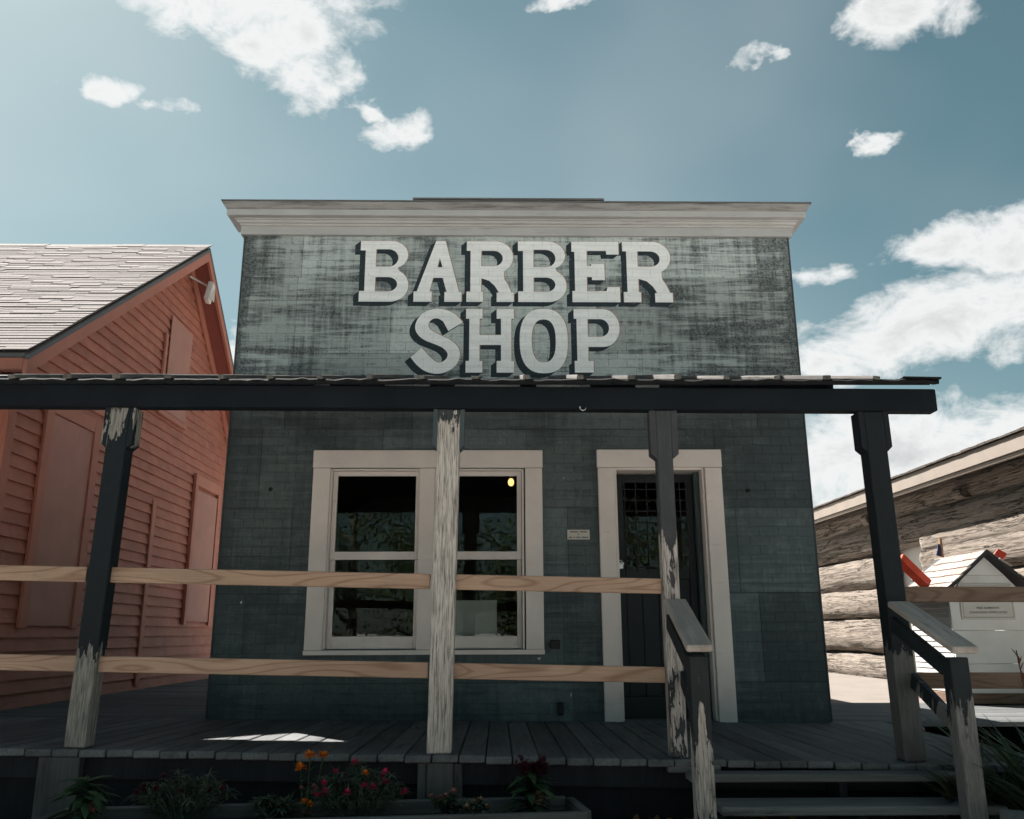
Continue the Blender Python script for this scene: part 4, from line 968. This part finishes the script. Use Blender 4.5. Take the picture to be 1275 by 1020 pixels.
box('rear_board', DX-HW, DX+HW, DYB+.001, DYB+.02, .5, 1.47, 'white', dh); box('base', DX-HW-.03, DX+HW+.03, DYF-.02, DYB+.03, .40, .498, 'pine_grey', dh)
dro = []
for sg in (-1, 1):
    n_ = Vector((sg*.47, 0, .565)).normalized(); e = DX+sg*.565
    r_ = poly('roof', [(e, DYF-.09, 1.462), (DX, DYF-.09, 1.932), (DX, DYB+.1, 1.932), (e, DYB+.1, 1.462)], n_, .025, 'black', dh); dro.append((sg, r_, n_))
    poly('rake_trim', [(e+sg*.01, DYF-.115, 1.47), (DX, DYF-.115, 1.955), (DX, DYF-.115, 1.905), (e+sg*.01, DYF-.115, 1.42)], (0, -1, 0), .024, 'black', dh)
    dn = Vector((sg*.565, 0, -.47)).normalized()
    for c_ in range(6):
        y = DYF-.10-random.uniform(0, .06)
        while y < DYB+.08:
            w_ = random.uniform(.13, .24); a_ = Vector((DX, y+w_/2, 1.932))+dn*(.125*c_+random.uniform(-.006, .006))+n_*.006; b_ = a_+dn*.14+n_*.012
            if a_.y < DYB+.02: board('shingle', a_, b_, w_-.008, .012, 'cedar', r_, n_, bev=0, share=False)
            y += w_
tilt = Vector((-.70, -.06, .70)).normalized()
b0 = Vector((4.60, 9.35, 1.60)); board('red_bar', b0, b0+tilt*.40, .10, .10, 'redbar', dh, (.4, -.9, .3), bev=.004)
b0 = Vector((5.42, 9.7, 1.70)); board('red_bar', b0, b0+Vector((.64, -.05, .74)).normalized()*.36, .10, .10, 'redbar', dh, (-.4, -.9, .3), bev=.004)
sp = box('sign_plate', DX-.305, DX+.265, DYF-.014, DYF-.002, 1.235, 1.60, 'plaque', dh, .004)
def text(s, x, z, size, y, parent, mat='print'):
    cu = bpy.data.curves.new('t', 'FONT'); cu.body = s; cu.size = size; cu.align_x = 'CENTER'; cu.extrude = .0004; cu.offset = .0006
    o = bpy.data.objects.new('t', cu); COL.objects.link(o); me = bpy.data.meshes.new_from_object(o.evaluated_get(bpy.context.evaluated_depsgraph_get()))
    COL.objects.unlink(o); bpy.data.objects.remove(o); me.materials.clear(); q = link('lettering', me, mat, parent)
    q.matrix_basis = Matrix.Translation((x, y, z)) @ Matrix.Rotation(pi/2, 4, 'X'); return q
text('FREE ADMISSION', DX-.02, 1.343, .032, DYF-.0152, sp); text('DONATIONS APPRECIATED', DX-.02, 1.298, .032, DYF-.0152, sp)
bd = []
for i in range(30):
    xx = DX-.285+i*.0177
    for zz in (1.252, 1.575): bd.append((xx, xx+.010, DYF-.0155, DYF-.0143, zz+(.004 if i % 2 else 0), zz+.008+(.004 if i % 2 else 0)))
for i in range(18):
    zz = 1.262+i*.0175
    for xx in (DX-.287, DX+.238): bd.append((xx+(.004 if i % 2 else 0), xx+.009+(.004 if i % 2 else 0), DYF-.0155, DYF-.0143, zz, zz+.009))
multibox('plate_border', bd, 'print', sp)
stk = thing('wooden_stake', 'thin tan wooden stake with a dark blue cloth behind the donation house', 'stake', (5.32, 10.35, .33)); box('stake', 5.305, 5.335, 10.34, 10.37, .32, 2.21, 'stake', stk)
poly('cloth', [(5.24, 10.335, 2.0), (5.30, 10.335, 1.98), (5.31, 10.335, 2.08), (5.30, 10.335, 2.13), (5.275, 10.335, 2.13), (5.265, 10.335, 2.07)], (0, -1, 0), .012, 'cloth', stk)

# ------------------------------------------------------------------ trees across the street, mirrored in the shop windows
def tree(label, x, y, h, R, seed, n=5200):
    rg = random.Random(seed); t = thing('shade_tree', label, 'tree', (x, y, GZ), 'trees across the street'); vs, fs = [], []
    def limb(pts, rads):
        a, b = tube_geo(pts, rads, 8); k = len(vs); vs.extend(a); fs.extend(tuple(q+k for q in f) for f in b)
    top = Vector((x+rg.uniform(-.3, .3), y, h*.8)); limb([(x, y, GZ-.1), (x+.05, y, h*.3), top], [.24, .17, .04]); cl = []
    for i in range(16):
        a = rg.uniform(0, 2*pi); z0 = h*rg.uniform(.06, .6); e = Vector((x+cos(a)*R*rg.uniform(.5, .95), y+sin(a)*R*rg.uniform(.5, .95), z0+h*rg.uniform(.08, .3))); m = Vector((x, y, z0)).lerp(e, .5)+Vector((0, 0, .2)); limb([(x, y, z0), m, e], [.08, .05, .015]); cl += [(e, R*.34), (m, R*.26)]
    cl += [(top+Vector((rg.uniform(-.6, .6), rg.uniform(-.6, .6), rg.uniform(-.4, .7))), R*.35) for _ in range(5)]
    link('trunk', mesh('trunk', vs, fs, True), 'bark', t); F = Leafs()
    for i in range(n):
        c, r = rg.choice(cl); d = Vector((rg.gauss(0, 1), rg.gauss(0, 1), rg.gauss(0, .8))).normalized()*r*rg.random()**.45; F.leaf(c+d, (rg.gauss(0, 1), rg.gauss(0, 1), rg.gauss(-.2, .6)), rg.uniform(.12, .22), rg.uniform(.08, .13), bend=.2, seg=2)
    F.build('crown', 'leaf', t)
for i, (x, y, h, R) in enumerate(((-7.8, -15, 6.5, 3.1), (-2.6, -17, 7.4, 3.3), (1.6, -15.6, 6.2, 2.9), (6.4, -16.5, 7, 3.2), (12.5, -17, 7.5, 3.4), (-14.5, -18, 8, 3.6), (3.8, -21, 8.5, 3.6), (-6, -21.5, 9, 3.6))): tree('leafy shade tree standing across the street from the shop', x, y, h, R, 20+i)
